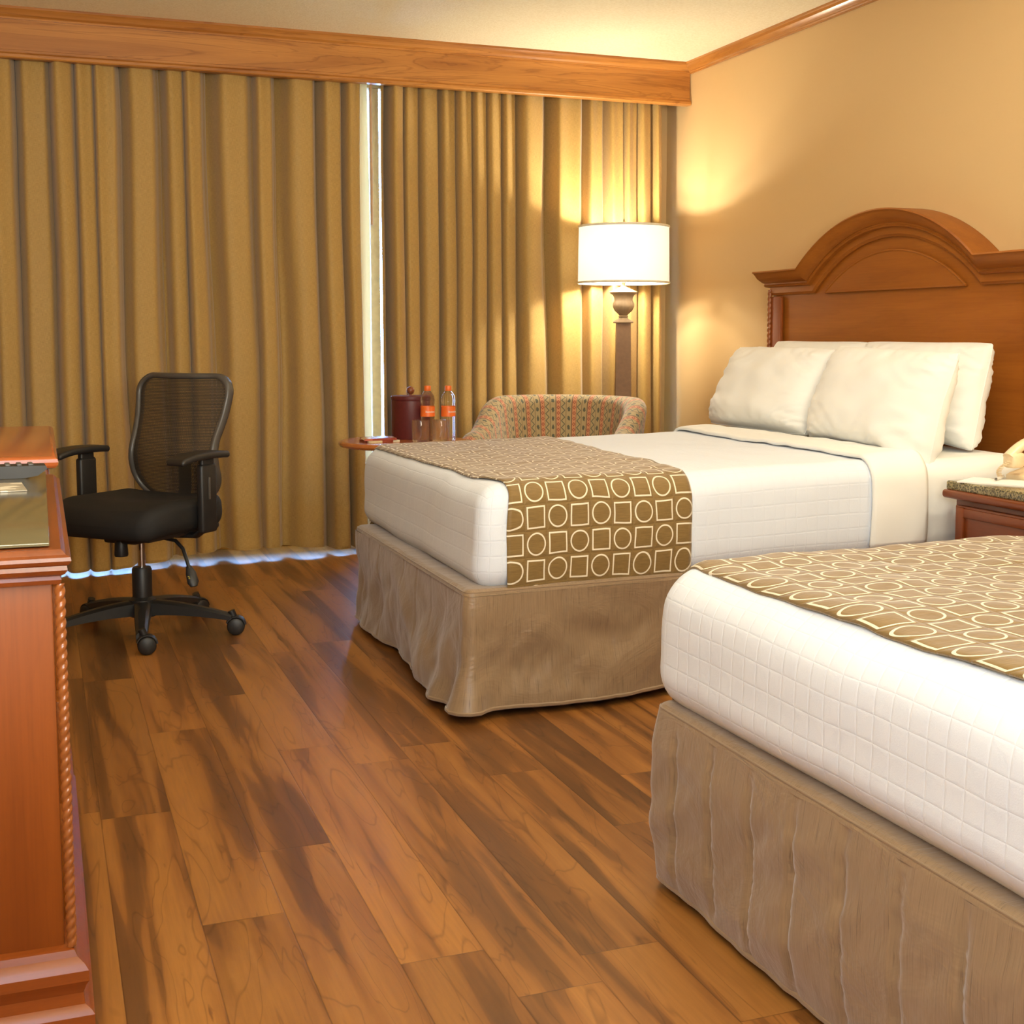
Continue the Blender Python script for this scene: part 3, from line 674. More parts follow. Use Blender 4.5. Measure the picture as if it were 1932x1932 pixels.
# ---------------------------------------------------------------- pillows
def pillow(name, label, w_, h_, T, center, lean, yaw, seed, ears=0.008, roll=0.0, droop=0.0):
    """upright pillow: local x = width, z = height, y = thickness; front faces -y locally"""
    nu, nv = 60, 44; mb = MB()
    M = Matrix.Translation(center) @ Matrix.Rotation(yaw, 4, 'Z') @ Matrix.Rotation(lean, 4, 'X') @ Matrix.Rotation(roll, 4, 'Y')
    def P(u, v, sgn):
        cu, cv = abs(u), abs(v)
        x = u*w_/2*(1-0.02*(1-cv**2.2)*cu**3)*(1-0.05*cv**6*cu**6) ; z = v*h_/2*(1-0.03*(1-cu**2.2)*cv**3)*(1-0.08*cu**6*cv**6)
        ear = (cu**8)*(cv**8)*ears; x += math.copysign(ear, u); z += math.copysign(ear, v)
        e = max(0, (1-cu**3.2))**0.5*max(0, (1-cv**3.0))**0.5
        edge = max(cu, cv)
        wr = 0.0
        if e > 0:
            wr = 0.012*nz(u*2.5, v*2.5, seed)+0.008*nz(u*(3+9*cv**2), v*(3+9*cu**2), seed+1)*edge
            wr += 0.006*math.sin(v*26+4*nz(v*3, seed))*max(0, cu-0.6)/0.4*(1-cu**6)+0.004*math.sin(u*34+3*nz(u*3, seed))*max(0, cv-0.6)/0.4*(1-cv**6)
        fat = 1.0+0.22*(-v)  # filling settles low
        y = sgn*(T/2*e*fat+(wr if e > 0.02 else wr*e*50))
        if v < -0.7: z += 0.012*(cv-0.7)/0.3
        q = M @ Vector((x, y, z)); k = max(0, u-0.45)/0.55*max(0, 0.1-v)/1.1
        q.z -= droop*k; return q
    us = [math.copysign(abs(a)**0.75, a) for a in frange(-1, 1, nu)]; vs = [math.copysign(abs(a)**0.75, a) for a in frange(-1, 1, nv)]
    mb.grid(lambda u, v: P(u, v, -1), us, vs); mb.grid(lambda u, v: P(u, v, 1), us, vs)
    loc = Vector(center); o = mb.obj(name, M_sheet, ang=2.5, merge=True, loc=loc)
    seam = []
    for q in frange(0, 1, 160):
        k = q*4; s_ = int(k) % 4; f = k-int(k)
        u, v = [(-1+2*f, -1), (1, -1+2*f), (1-2*f, 1), (-1, 1-2*f)][s_] if q < 1 else (-1, -1)
        seam.append(P(u, v, 1)-loc)
    MB().tube(seam, 0.0022, 5).obj('seam', M_sheet, o)
    tag(o, label, 'pillow', 'white bed pillows'); return o
# yaw: local -y must face the foot (-x) and a little towards the camera
YP = -PI/2
pillow('pillow', 'white back pillow at left, against headboard, mostly hidden', 0.70, 0.37, 0.19, (-0.215, 1.58, 0.850), -0.20, YP, 1)
pillow('pillow', 'white back pillow at right, tallest, against headboard', 0.74, 0.375, 0.20, (-0.235, 0.862, 0.850), -0.22, YP, 2, droop=0.02)
pillow('pillow', 'white front pillow at left, nearest the tan wall', 0.72, 0.375, 0.20, (-0.455, 1.52, 0.834), -0.40, YP+0.03, 3)
pillow('pillow', 'white front pillow at right, largest in view', 0.76, 0.385, 0.21, (-0.475, 0.752, 0.828), -0.33, YP-0.05, 4, ears=0.012, roll=0.02, droop=0.09)

# ---------------------------------------------------------------- headboard
hb = thing('headboard', 'tall arched cherry wood headboard on the wall behind the pillows', 'headboard', (0, 1.2855, 0))
YL, YR, YC = 2.185, 0.386, 1.2855; ZS = 1.345
RA = 0.585; RISE = 0.208; RR = (RA*RA+RISE*RISE)/(2*RISE); ZC = ZS+RISE-RR
def outline(off, y0=None, y1=None, extra=0.0):
    """upper outline lowered by off, list of (y,z) from right(small y) to left"""
    r = RR-off; zf = ZS-off; half = math.sqrt(max(0, r*r-(zf-ZC)**2)); pts = []
    yr = (y0 if y0 is not None else YR-0.055-extra); yl = (y1 if y1 is not None else YL+0.055+extra)
    pts.append((yr, zf))
    th0 = math.asin(half/r)
    for i in range(41):
        th = -th0+2*th0*i/40; pts.append((YC+r*math.sin(th), ZC+r*math.cos(th)))
    pts.append((yl, zf)); return pts
def slab(mb, top, zlow, x0, x1):
    """solid between outline top and a low line, from x0 to x1"""
    n = len(top); vs = []
    for x in (x0, x1):
        vs += [(x, y, z) for y, z in top]+[(x, y, zlow) for y, z in top]
    fs = []
    for k in range(n-1):
        fs.append([k, k+1, n+k+1, n+k]); fs.append([2*n+k, 2*n+k+1, 3*n+k+1, 3*n+k][::-1])
        fs.append([k, k+1, 2*n+k+1, 2*n+k]); fs.append([n+k, n+k+1, 3*n+k+1, 3*n+k])
    fs.append([0, n, 3*n, 2*n]); fs.append([n-1, 2*n-1, 4*n-1, 3*n-1]); mb.add(vs, fs)
mb = MB(); slab(mb, outline(0.055, YR, YL), 0.0, -0.045, -0.002); mb.obj('back_panel', M_chy, hb, world=True, ang=0.5)
# rails round the sunk panel, following the arch
def ribbon(mb, prof, ya=None, yb=None, ex=0.0):
    """sweeps profile points (off, x) along the outline"""
    rows = [outline(o_, ya, yb, extra=(0 if ya is not None else -(x_+0.12)*0 - o_*0.5)) for o_, x_ in prof]
    n = len(rows[0]); vs = []; fs = []
    for (o_, x_), r_ in zip(prof, rows): vs += [(x_, y, z) for y, z in r_]
    m = len(prof)
    for j in range(m):
        for k in range(n-1): fs.append([j*n+k, j*n+k+1, ((j+1) % m)*n+k+1, ((j+1) % m)*n+k])
    fs.append([j*n for j in range(m)]); fs.append([j*n+n-1 for j in range(m)][::-1]); mb.add(vs, fs)
mb = MB(); ribbon(mb, [(0.0, -0.002), (0.0, -0.128), (0.006, -0.132), (0.010, -0.126), (0.018, -0.120), (0.034, -0.112), (0.048, -0.094), (0.054, -0.084), (0.054, -0.080), (0.060, -0.080), (0.064, -0.085), (0.070, -0.080), (0.072, -0.070), (0.074, -0.06), (0.074, -0.002)])
mb.obj('cornice', M_chy, hb, world=True, ang=0.5)
mb = MB(); ribbon(mb, [(0.07, -0.04), (0.07, -0.064), (0.098, -0.064), (0.104, -0.058), (0.108, -0.056), (0.108, -0.04)], YR, YL); mb.obj('arch_rail', M_chy, hb, world=True, ang=0.5)
# tympanum panel raised within arch
r2_ = RR-0.162; zb_ = 1.238; half = math.sqrt(r2_*r2_-(zb_-ZC)**2); th0 = math.asin(half/r2_)
arcp = [(YC+r2_*math.sin(-th0+2*th0*i/40), ZC+r2_*math.cos(-th0+2*th0*i/40)) for i in range(41)]
mb = MB(); mb.prism(arcp, 'x', -0.056, -0.044); mb.obj('arch_panel', M_chy, hb, world=True, ang=0.5)
mb = MB(); mb.tube([(-0.054, y, z) for y, z in arcp], 0.005, 8); mb.tube([(-0.054, arcp[0][0], zb_), (-0.054, arcp[-1][0], zb_)], 0.004, 8); mb.obj('arch_bead', M_chy, hb, world=True)
for y, s_ in ((YL-0.045, 1), (YR+0.045, -1)):
    st_ = MB().box((-0.052, y, 0.60), (0.024, 0.085, 1.26), 0.004).obj('stile', M_chz, hb, world=True)
    b_ = MB().box((-0.058, y-0.048*s_, 0.60), (0.016, 0.014, 1.255), 0.005).obj('stile_bead', M_chz, st_)
    for v in b_.data.vertices: v.co -= hb.location
def rope(mb, base, z0, z1, rad, pitch, M=None, axis='z', strands=2, tilt=None):
    """twisted rope carving from z0 to z1"""
    n = 16; steps = int((z1-z0)/pitch*9)
    vs = []; fs = []
    for i in range(steps+1):
        z = z0+(z1-z0)*i/steps; ph = 2*PI*z/(pitch*strands)
        for k in range(n):
            a = 2*PI*k/n; r = rad*(0.72+0.32*abs(math.cos(strands*(a-ph)*0.5)))
            vs.append((base[0]+r*math.cos(a), base[1]+r*math.sin(a), z))
    for i in range(steps):
        for k in range(n): fs.append([i*n+k, i*n+(k+1) % n, (i+1)*n+(k+1) % n, (i+1)*n+k])
    mb.add(vs, fs)
for y in (YL-0.002, YR+0.002):
    mb = MB(); rope(mb, (-0.066, y), 0.05, 1.262, 0.0105, 0.024); mb.obj('rope_carving', M_rope, hb, world=True, ang=2)

# ---------------------------------------------------------------- nightstand
ns = thing('nightstand', 'cherry nightstand with granite top beside the far bed', 'nightstand', (-0.30, -0.1, 0))
ny0, ny1 = -0.62, 0.300
mb = MB().box(((-0.53-0.03)/2, (ny0+ny1)/2, 0.33), (0.46, ny1-ny0-0.05, 0.42), 0.004); mb.box((-0.29, (ny0+ny1)/2, 0.06), (0.47, ny1-ny0-0.03, 0.12), 0.006); mb.obj('body', M_chd, ns, world=True)
mb = MB().box((-0.285, (ny0+ny1)/2, 0.555), (0.53, ny1-ny0+0.0, 0.028), 0.011, 4); mb.obj('top_moulding', M_chd, ns, world=True)
mb = MB().box((-0.285, (ny0+ny1)/2, 0.582), (0.51, ny1-ny0-0.02, 0.030), 0.007, 3); mb.obj('granite_top', M_gran, ns, world=True)
for z in (0.435, 0.235):
    dr = MB(); cy = (ny0+ny1)/2; ww = ny1-ny0-0.10
    dr.box((-0.521, cy, z), (0.022, ww, 0.175), 0.004)
    for yy in (-1, 1): dr.box((-0.534, cy+yy*(ww/2-0.03), z), (0.012, 0.035, 0.165), 0.004)
    for zz in (-1, 1): dr.box((-0.533, cy, z+zz*0.066), (0.010, ww-0.085, 0.03), 0.004)
    d = dr.obj('drawer', M_chd, ns, world=True)
    k = MB().lathe([(0.0, 0), (0.006, 0.0), (0.006, 0.012), (0.013, 0.018), (0.013, 0.024), (0, 0.028)], 16, M=Matrix.Translation((-0.532, cy, z)) @ Matrix.Rotation(-PI/2, 4, 'Y'))
    ko = k.obj('knob', M_brass, d)
    for v in ko.data.vertices: v.co -= ns.location
ZN = 0.597
# telephone: base, handset, cord
tp = thing('telephone', 'ivory desk telephone with coiled cord on the nightstand', 'telephone', (-0.235, 0.135, ZN), 0.10)
mb = MB(); mb.prism([(-0.10, 0), (0.10, 0), (0.10, 0.055), (0.085, 0.062), (-0.085, 0.022), (-0.10, 0.016)], 'y', -0.115, 0.115); mb.obj('base', M_phone, tp, ang=0.4)
mb = MB()
for i in range(3):
    for j in range(4): mb.box((-0.055+j*0.024, -0.02-i*0.026, 0.041+j*0.0105), (0.014, 0.016, 0.008), 0.002)
mb.obj('keypad', M_white, tp)
mb = MB()
hp = [(-0.135+0.27*i/16) for i in range(17)]
mb.tube([(q, 0.075, 0.075+0.055*(1-(q/0.135)**2)) for q in hp], [0.017+0.004*abs(i-8)/8 for i in range(17)], 12, flat=0.8)
mb.box((-0.110, 0.075, 0.066), (0.055, 0.052, 0.050), 0.013, 3); mb.box((0.110, 0.075, 0.08), (0.055, 0.052, 0.045), 0.013, 3)
hs = mb.obj('handset', M_phone, tp, ang=1.0)
pts = []
for i in range(140):
    t = i/139; a = t*2*PI*12; cx = -0.14-0.025*math.sin(PI*t); cz = 0.066-0.056*t; pts.append((cx+0.007*math.cos(a), 0.06+0.04*t+0.007*math.sin(a), cz))
MB().tube(pts, 0.0016, 6).obj('coiled_cord', M_phone, tp)
mb = MB().box((0, 0, 0.002), (0.22, 0.15, 0.004)); npd = mb.obj('notepad', M_paper, loc=None); npd.location = (-0.432, 0.165, ZN); npd.rotation_euler = (0, 0, PI/2+0.55); tag(npd, 'white notepad lying on the granite nightstand top', 'notepad')
pen = thing('pen', 'white pen resting across the notepad', 'pen', (-0.400, 0.205, ZN+0.0105), 0.62)
MB().tube([(-0.045, 0, 0), (0.045, 0, 0)], 0.0045, 10).obj('barrel', M_white, pen); MB().tube([(-0.060, 0, 0), (-0.045, 0, 0)], [0.001, 0.0045], 10).obj('tip', M_grey, pen)
MB().box((0.035, 0, 0.006), (0.035, 0.002, 0.0015)).obj('clip', M_white, pen)

# bedside wall lamp outside the frame between the beds
wl = thing('wall_lamp', 'brass bedside lamp on the wall between the beds, outside the frame', 'lamp', (-0.0, -0.22, 1.36))
MB().box((-0.012, 0, 0), (0.02, 0.10, 0.16), 0.006).obj('wall_plate', M_brass, wl)
MB().tube([(-0.02, 0, 0), (-0.12, 0, 0.0), (-0.19, 0, 0.03)], 0.008, 10).obj('arm', M_brass, wl)
MB().lathe([(0.13, 0.0), (0.128, 0.0), (0.095, 0.2), (0.097, 0.2), (0.13, 0.0)], 40, c=(-0.19, 0, 0.0), cap=False).obj('lamp_shade', M_shade, wl)
point('bedside_bulb', (-0.19, -0.22, 1.47), 17, (1.0, 0.88, 0.64), 0.035)

# ---------------------------------------------------------------- floor lamp
LX, LY = -0.458, 2.95
fl = thing('floor_lamp', 'lit floor lamp with white drum shade and urn column behind the armchair', 'lamp', (LX, LY, 0))
MB().lathe([(0, 0), (0.15, 0), (0.152, 0.012), (0.14, 0.022), (0.09, 0.034), (0.07, 0.05), (0.06, 0.06)], 40).obj('base', M_stone, fl)
mb = MB(); vs = []
for z, a in ((0.05, 0.055), (0.08, 0.048), (1.115, 0.0355)):
    vs += [(-a, -a, z), (a, -a, z), (a, a, z), (-a, a, z)]
mb.add(vs, [[i*4+k, i*4+(k+1) % 4, i*4+4+(k+1) % 4, i*4+4+k] for i in range(2) for k in range(4)]+[[3, 2, 1, 0], [8, 9, 10, 11]]); mb.obj('column', plain('lamp_column', lin(124, 92, 62), 0.6, nscale=60, bumpv=0.2), fl, ang=0.4).rotation_euler = (0, 0, -0.35)
MB().lathe([(0, 1.113), (0.050, 1.113), (0.052, 1.118), (0.048, 1.124), (0.028, 1.134), (0.021, 1.142)], 32).obj('capital', M_stone, fl)
def urn_r(r, a): return r
mb = MB(); prof = [(0.020, 1.140), (0.026, 1.146), (0.020, 1.152), (0.028, 1.160), (0.046, 1.176), (0.056, 1.195), (0.0575, 1.208), (0.052, 1.220), (0.047, 1.228), (0.048, 1.242), (0.056, 1.256), (0.070, 1.264), (0.072, 1.269), (0.066, 1.272), (0.058, 1.276), (0.040, 1.284), (0.022, 1.292), (0.010, 1.300), (0.008, 1.312), (0.012, 1.318), (0.006, 1.325)]
n = 64; vs = []; fs = []
for r, z in prof:
    for k in range(n):
        a = 2*PI*k/n; q = r*(1-0.06*abs(math.sin(a*9))) if 1.156 < z < 1.222 else r
        vs.append((q*math.cos(a), q*math.sin(a), z))
for i in range(len(prof)-1):
    for k in range(n): fs.append([i*n+k, i*n+(k+1) % n, (i+1)*n+(k+1) % n, (i+1)*n+k])
mb.add(vs, fs); mb.obj('urn', M_stone, fl, ang=0.9)
RS = 0.229; Z0, Z1 = 1.312, 1.598
sh = MB().grid(lambda a, t: (((RS+0.002)-0.004*t)*math.cos(a), ((RS+0.002)-0.004*t)*math.sin(a), Z0+(Z1-Z0)*t), frange(0, 2*PI, 73)[:-1], [0, 0.5, 1], closeu=True).obj('lamp_shade', M_shade, fl, ang=1)
for z, r in ((Z0+0.004, RS+0.003), (Z1-0.003, RS-0.001)):
    MB().tube([(r*math.cos(a), r*math.sin(a), z) for a in frange(0, 2*PI, 73)], 0.0035, 6, flat=1.6).obj('shade_trim', plain('shade_trim', lin(236, 230, 208), 0.7), sh)
mb = MB().tube([(0, 0, 1.32), (0, 0, 1.60)], 0.004, 8)
for a in (0, 2.09, 4.19): mb.tube([(0, 0, 1.595), (RS*0.99*math.cos(a), RS*0.99*math.sin(a), 1.595)], 0.0018, 6)
mb.obj('harp', M_brass, fl)
MB().lathe([(0.004, 1.598), (0.009, 1.604), (0.006, 1.610), (0.0065, 1.618), (0.003, 1.632), (0, 1.640)], 16).obj('finial', M_brass, fl)
MB().lathe([(0, 1.36), (0.018, 1.362), (0.03, 1.39), (0.03, 1.41), (0.014, 1.44), (0.014, 1.47), (0, 1.47)], 20, c=(0.03, 0, 0)).obj('bulb', M_shade, fl)
point('floor_lamp_bulb', (LX-0.03, LY+0.02, 1.41), 21, (1.0, 0.92, 0.75), 0.03)
point('floor_lamp_bulb', (LX-0.03, LY+0.02, 1.505), 25, (1.0, 0.92, 0.75), 0.03)

# ---------------------------------------------------------------- armchair
ac = thing('armchair', 'barrel armchair in striped salmon and green fabric beside the round table', 'armchair', (-0.985, 2.49, 0), math.radians(-38))
WA, DA, TA = 0.300, 0.33, 0.10
def plan(s):
    """s 0..1: from left front round the back to right front; returns centreline (x,y), outward normal"""
    Ls = 0.33; Lc = PI*WA; T_ = 2*Ls+Lc; d = s*T_
    yb = 0.0
    if d < Ls: return Vector((-WA, -0.33+d)), Vector((-1, 0)), d
    if d < Ls+Lc:
        th = (d-Ls)/WA; return Vector((-WA*math.cos(th), WA*math.sin(th)*0.92)), Vector((-math.cos(th), math.sin(th))), d
    return Vector((WA, -(d-Ls-Lc))), Vector((1, 0)), d
def zt(s):
    q = abs(s-0.5)*2   # 0 at back, 1 at fronts
    if q < 0.42: return 0.765
    if q < 0.9: t = (q-0.42)/0.48; return 0.765-0.155*(t*t*(3-2*t))*0.95
    t = (q-0.9)/0.1; return 0.765-0.155*0.95-0.03*t*t
prof = []
for k in range(5): prof.append((1.0, k/4*0.86))     # outer side going up
mb = MB()
secs = []
ring = []
for k in range(6): ring.append(('o', k/5))
for k in range(1, 10): ring.append(('a', PI*k/10))
for k in range(5, -1, -1): ring.append(('i', k/5))
def barrel(s, k):
    k = int(k); c, nn, d = plan(s); kind, t = ring[k]; z1 = zt(s); r = TA/2*(1.0)
    zc = z1-r; tl = 0.018*(1-abs(s-.5)*2)
    if kind == 'o': o = r; z = 0.10+(zc-0.10)*t
    elif kind == 'i': o = -r; z = 0.10+(zc-0.10)*t
    else: o = r*math.cos(t); z = zc+r*math.sin(t)*1.0
    fl_ = 0.055*max(0, (z-0.3))/0.45
    p = c+nn*(o+fl_); return (p.x, p.y, z)
ss = frange(0, 1, 70)
Ltot = 0.66+PI*WA
def cum():
    out = [0.0]
    for a, b in zip(ring[:-1], ring[1:]): out.append(out[-1]+(0.12 if a[0] == b[0] != 'a' else TA/2*PI/10))
    return out
cc = cum()
mb.grid(barrel, ss, list(range(len(ring))), uvf=lambda s, k: (s*Ltot, cc[int(k)]))
for s in (0.0, 1.0):
    vs = [barrel(s, k) for k in range(len(ring))]; mb.add(vs, [list(range(len(ring)))], [(v[0]*1.0+(0 if s == 0 else 1), v[2]) for v in vs])
mb.obj('backrest', M_stripe, ac, ang=1.2)
mb = MB(); rbox(mb, -0.245, 0.245, -0.34, 0.20, 0.30, 0.43, 0.04, 0.05, lambda p: p); mb.obj('seat_cushion', M_stripe, ac, ang=2, merge=True)
mb = MB(); rbox(mb, -0.25, 0.25, -0.33, 0.22, 0.10, 0.30, 0.02, 0.06, lambda p: p); mb.obj('seat_base', M_stripe, ac, ang=2, merge=True)
for x, y in ((-0.28, -0.29), (0.28, -0.29), (-0.22, 0.24), (0.22, 0.24)): MB().lathe([(0.016, 0), (0.024, 0.10), (0.024, 0.105)], 14, c=(x, y, 0)).obj('leg', M_chd, ac)

# ---------------------------------------------------------------- round table and what stands on it
TX, TY, TZ = -1.765, 2.365, 0.600
rt = thing('round_table', 'small round wooden side table between curtain and far bed', 'table', (TX, TY, 0))
MB().lathe([(0, TZ-0.026), (0.255, TZ-0.026), (0.274, TZ-0.022), (0.281, TZ-0.013), (0.279, TZ-0.005), (0.270, TZ), (0, TZ)], 72).obj('table_top', M_tabtop, rt, ang=0.5)
MB().lathe([(0.05, 0.10), (0.028, 0.16), (0.024, 0.3), (0.03, 0.42), (0.024, 0.48), (0.07, 0.56), (0.075, 0.574)], 28).obj('pedestal', M_tabtop, rt)
for k in range(4):
    a = PI/4+k*PI/2-0.25; c, s_ = math.cos(a), math.sin(a)
    MB().tube([(0.02*c, 0.02*s_, 0.16), (0.10*c, 0.10*s_, 0.13), (0.19*c, 0.19*s_, 0.06), (0.235*c, 0.235*s_, 0.016)], [0.024, 0.022, 0.018, 0.015], 10).obj('foot', M_chd, rt)
ib = thing('ice_bucket', 'burgundy round ice bucket with brown ball knob on side table', 'ice bucket', (-1.708, 2.455, TZ))
MB().lathe([(0, 0), (0.083, 0), (0.085, 0.004), (0.085, 0.168), (0.083, 0.170), (0, 0.170)], 48).obj('body', M_bucket, ib, ang=0.5)
MB().lathe([(0.0, 0.170), (0.086, 0.170), (0.087, 0.174), (0.087, 0.185), (0.083, 0.188), (0, 0.190)], 48).obj('lid', M_bucket, ib, ang=0.5)
MB().lathe([(0.006, 0.188), (0.006, 0.194), (0.0155, 0.202), (0.018, 0.211), (0.0155, 0.221), (0.008, 0.227), (0, 0.229)], 24).obj('knob', M_brownk, ib)
def bottle(x, y, label, rz=0.0):
    b = thing('water_bottle', label, 'bottle', (x, y, TZ), rz, 'bottled water on the side table')
    pr = [(0, 0), (0.027, 0), (0.030, 0.004)]
    for i in range(9): pr += [(0.030, 0.010+i*0.010), (0.0285, 0.015+i*0.010)]
    pr += [(0.0305, 0.102), (0.0305, 0.148), (0.0285, 0.152), (0.030, 0.162), (0.031, 0.176), (0.028, 0.192), (0.019, 0.207), (0.0125, 0.213), (0.0125, 0.224)]
    MB().lathe(pr, 32).obj('bottle_body', M_plasticw, b, ang=0.9)
    lb = MB().lathe([(0.0312, 0.104), (0.0312, 0.147)], 40, cap=False).obj('label_band', M_orange, b)
    cu = bpy.data.curves.new('label_text', 'FONT'); cu.body = 'Bonafont'; cu.size = 0.0125; cu.align_x = 'CENTER'; cu.extrude = 0.0002
    t = bpy.data.objects.new('tmp', cu); COL.objects.link(t)
    dg = bpy.context.evaluated_depsgraph_get(); me = bpy.data.meshes.new_from_object(t.evaluated_get(dg)); bpy.data.objects.remove(t)
    for v in me.vertices:
        a = v.co.x/0.0316-PI/2+0.15; r = 0.0316+v.co.z; zz = v.co.y+0.121; v.co = (r*math.cos(a), r*math.sin(a), zz)
    me.materials.clear(); me.materials.append(M_white); to = bpy.data.objects.new('lettering', me); COL.objects.link(to); to.parent = lb
    MB().lathe([(0, 0.236), (0.0135, 0.236), (0.0145, 0.234), (0.0145, 0.216), (0.0135, 0.214)][::-1], 28).obj('cap', M_orange, b, ang=0.5)
    return b
bottle(-1.668, 2.325, 'orange-capped water bottle in front of the burgundy ice bucket', 0.0)
bottle(-1.583, 2.30, 'orange-capped water bottle standing right of the ice bucket', 0.3)
def tumbler(x, y, label):
    prf = [(0, 0), (0.032, 0), (0.036, 0.006), (0.037, 0.02), (0.038, 0.092), (0.0375, 0.094), (0.036, 0.092), (0.035, 0.02), (0.031, 0.012), (0, 0.010)]
    n = 48; vs = []; fs = []
    for i, (r, z) in enumerate(prf):
        for k in range(n):
            q = r*(1-0.02*abs(math.sin(8*2*PI*k/n/2))) if i in (2, 3) else r
            vs.append((q*math.cos(2*PI*k/n), q*math.sin(2*PI*k/n), z))
    for i in range(len(prf)-1):
        for k in range(n): fs.append([i*n+k, i*n+(k+1) % n, (i+1)*n+(k+1) % n, (i+1)*n+k])
    o = MB().add(vs, fs).obj('drinking_glass', M_glass, ang=0.9, merge=True); o.location = (x, y, TZ+0.0005)
    tag(o, label, 'glass', 'glasses on the side table')
tumbler(-1.725, 2.235, 'clear glass tumbler in front of left water bottle')
tumbler(-1.640, 2.222, 'clear glass tumbler in front of right water bottle')
def brochure_mat(name, seed):
    m, nt, bs = mat(name); v = coords(nt, 'Object', (14, 22, 1), loc=(seed, 0, 0))
    vo = nt.nodes.new('ShaderNodeTexVoronoi'); vo.distance = 'CHEBYCHEV'; vo.inputs['Scale'].default_value = 1; L(nt, v, vo.inputs['Vector'])
    sp = nt.nodes.new('ShaderNodeSeparateColor'); L(nt, vo.outputs['Color'], sp.inputs[0])
    c = ramp(nt, sp.outputs[0], [(0.0, lin(150, 60, 40)), (0.3, lin(214, 190, 150)), (0.5, lin(170, 90, 60)), (0.7, lin(196, 110, 90)), (0.85, lin(225, 210, 180))], 'CONSTANT')
    L(nt, c, bs.inputs['Base Color']); bs.inputs['Roughness'].default_value = 0.3; return m
for k, (dx, dy, rz, th, lab) in enumerate(((0.006, 0.0, 0.10, 0.008, 'red and cream brochure under another on the round table'), (-0.002, 0.004, -0.06, 0.007, 'red and cream brochure lying on top, left of ice bucket'))):
    mb = MB(); z0 = 0.0004+k*0.0086
    mb.grid(lambda u, v: (u*0.14-0.07, v*0.105-0.0525, (0.004 if k else 0.0)*math.sin(v*PI)+th), frange(0, 1, 8), frange(0, 1, 8))
    mb.grid(lambda u, v: (u*0.14-0.07, v*0.105-0.0525, (0.004 if k else 0.0)*math.sin(v*PI)), frange(0, 1, 8), frange(0, 1, 8))
    for a, b in (((-0.07, -0.0525), (0.07, -0.0525)), ((0.07, -0.0525), (0.07, 0.0525)), ((0.07, 0.0525), (-0.07, 0.0525)), ((-0.07, 0.0525), (-0.07, -0.0525))):
        pass
    o = mb.obj('brochure', brochure_mat('brochure_print', k*3.3), ang=0.5, merge=True); bpy_b = bmesh.new(); bpy_b.from_mesh(o.data)
    bmesh.ops.bridge_loops(bpy_b, edges=[e for e in bpy_b.edges if e.is_boundary]); bpy_b.to_mesh(o.data); bpy_b.free()
    o.location = (-1.888+dx, 2.325+dy, TZ+z0); o.rotation_euler = (0, 0, rz+0.1); tag(o, lab, 'brochure', 'brochures on the side table')

# ---------------------------------------------------------------- office chair
oc = thing('office_chair', 'black office chair with mesh back and castors by the left curtain', 'chair', (-2.915, 1.640, 0), math.radians(-45))
rz0 = math.radians(-45)
MB().lathe([(0.0, 0.065), (0.045, 0.065), (0.05, 0.08), (0.046, 0.125), (0.034, 0.135), (0.034, 0.232), (0.030, 0.240), (0.0, 0.240)], 28).obj('cylinder_sleeve', M_blk, oc, ang=0.5)
MB().lathe([(0.0135, 0.235), (0.0135, 0.36)], 20).obj('gas_cylinder', M_chrome, oc)
for k in range(5):
    a = math.radians(-95+72*k)-rz0; c, s_ = math.cos(a), math.sin(a)
    mb = MB(); sec = []
    for i in range(13):
        t = i/12; r = 0.035+0.285*t; zt_ = 0.122-0.048*t**1.6; h = 0.052-0.030*t; wd = 0.030-0.012*t
        sec.append([(r, -wd, zt_-h), (r, wd, zt_-h), (r, wd*0.95, zt_-0.008), (r, wd*0.5, zt_), (r, -wd*0.5, zt_), (r, -wd*0.95, zt_-0.008)])
    vs = [Vector(p) for q in sec for p in q]; vs = [Vector((p.x*c-p.y*s_, p.x*s_+p.y*c, p.z)) for p in vs]
    fs = [[i*6+j, i*6+(j+1) % 6, i*6+6+(j+1) % 6, i*6+6+j] for i in range(12) for j in range(6)]+[[5, 4, 3, 2, 1, 0], [72+j for j in range(6)]]
    mb.add(vs, fs); lg = mb.obj('base_arm', M_blk, oc, ang=0.6)
    mb = MB(); px, py = 0.315*c, 0.315*s_
    mb.tube([(px, py, 0.074), (px, py, 0.05)], 0.009, 10)
    ra = (0.75, 0.6, 1.3, 2.9, 0.2)[k]; cx, cy = px+0.016*math.cos(ra), py+0.016*math.sin(ra)
    for sg in (-1, 1):
        Mw = Matrix.Translation((cx, cy, 0.031)) @ Matrix.Rotation(ra, 4, 'Z') @ Matrix.Rotation(PI/2, 4, 'X') @ Matrix.Translation((0, 0, sg*0.0145))
        mb.lathe([(0, -0.013), (0.020, -0.013), (0.028, -0.009), (0.0308, -0.003), (0.0308, 0.003), (0.028, 0.009), (0.020, 0.013), (0, 0.013)], 28, M=Mw)
    Mh = Matrix.Translation((cx, cy, 0.033)) @ Matrix.Rotation(ra, 4, 'Z')
    mb.tube([Mh @ Vector((0.0325*math.cos(q), 0, 0.0325*math.sin(q))) for q in frange(0.1, PI-0.3, 12)], 0.020, 10, flat=0.2, upv=(math.cos(0.1)*math.cos(ra), math.cos(0.1)*math.sin(ra), math.sin(0.1)))
    mb.tube([(px, py, 0.086), (cx, cy, 0.045)], 0.013, 12)
    mb.obj('castor', M_blk, lg, ang=0.6)
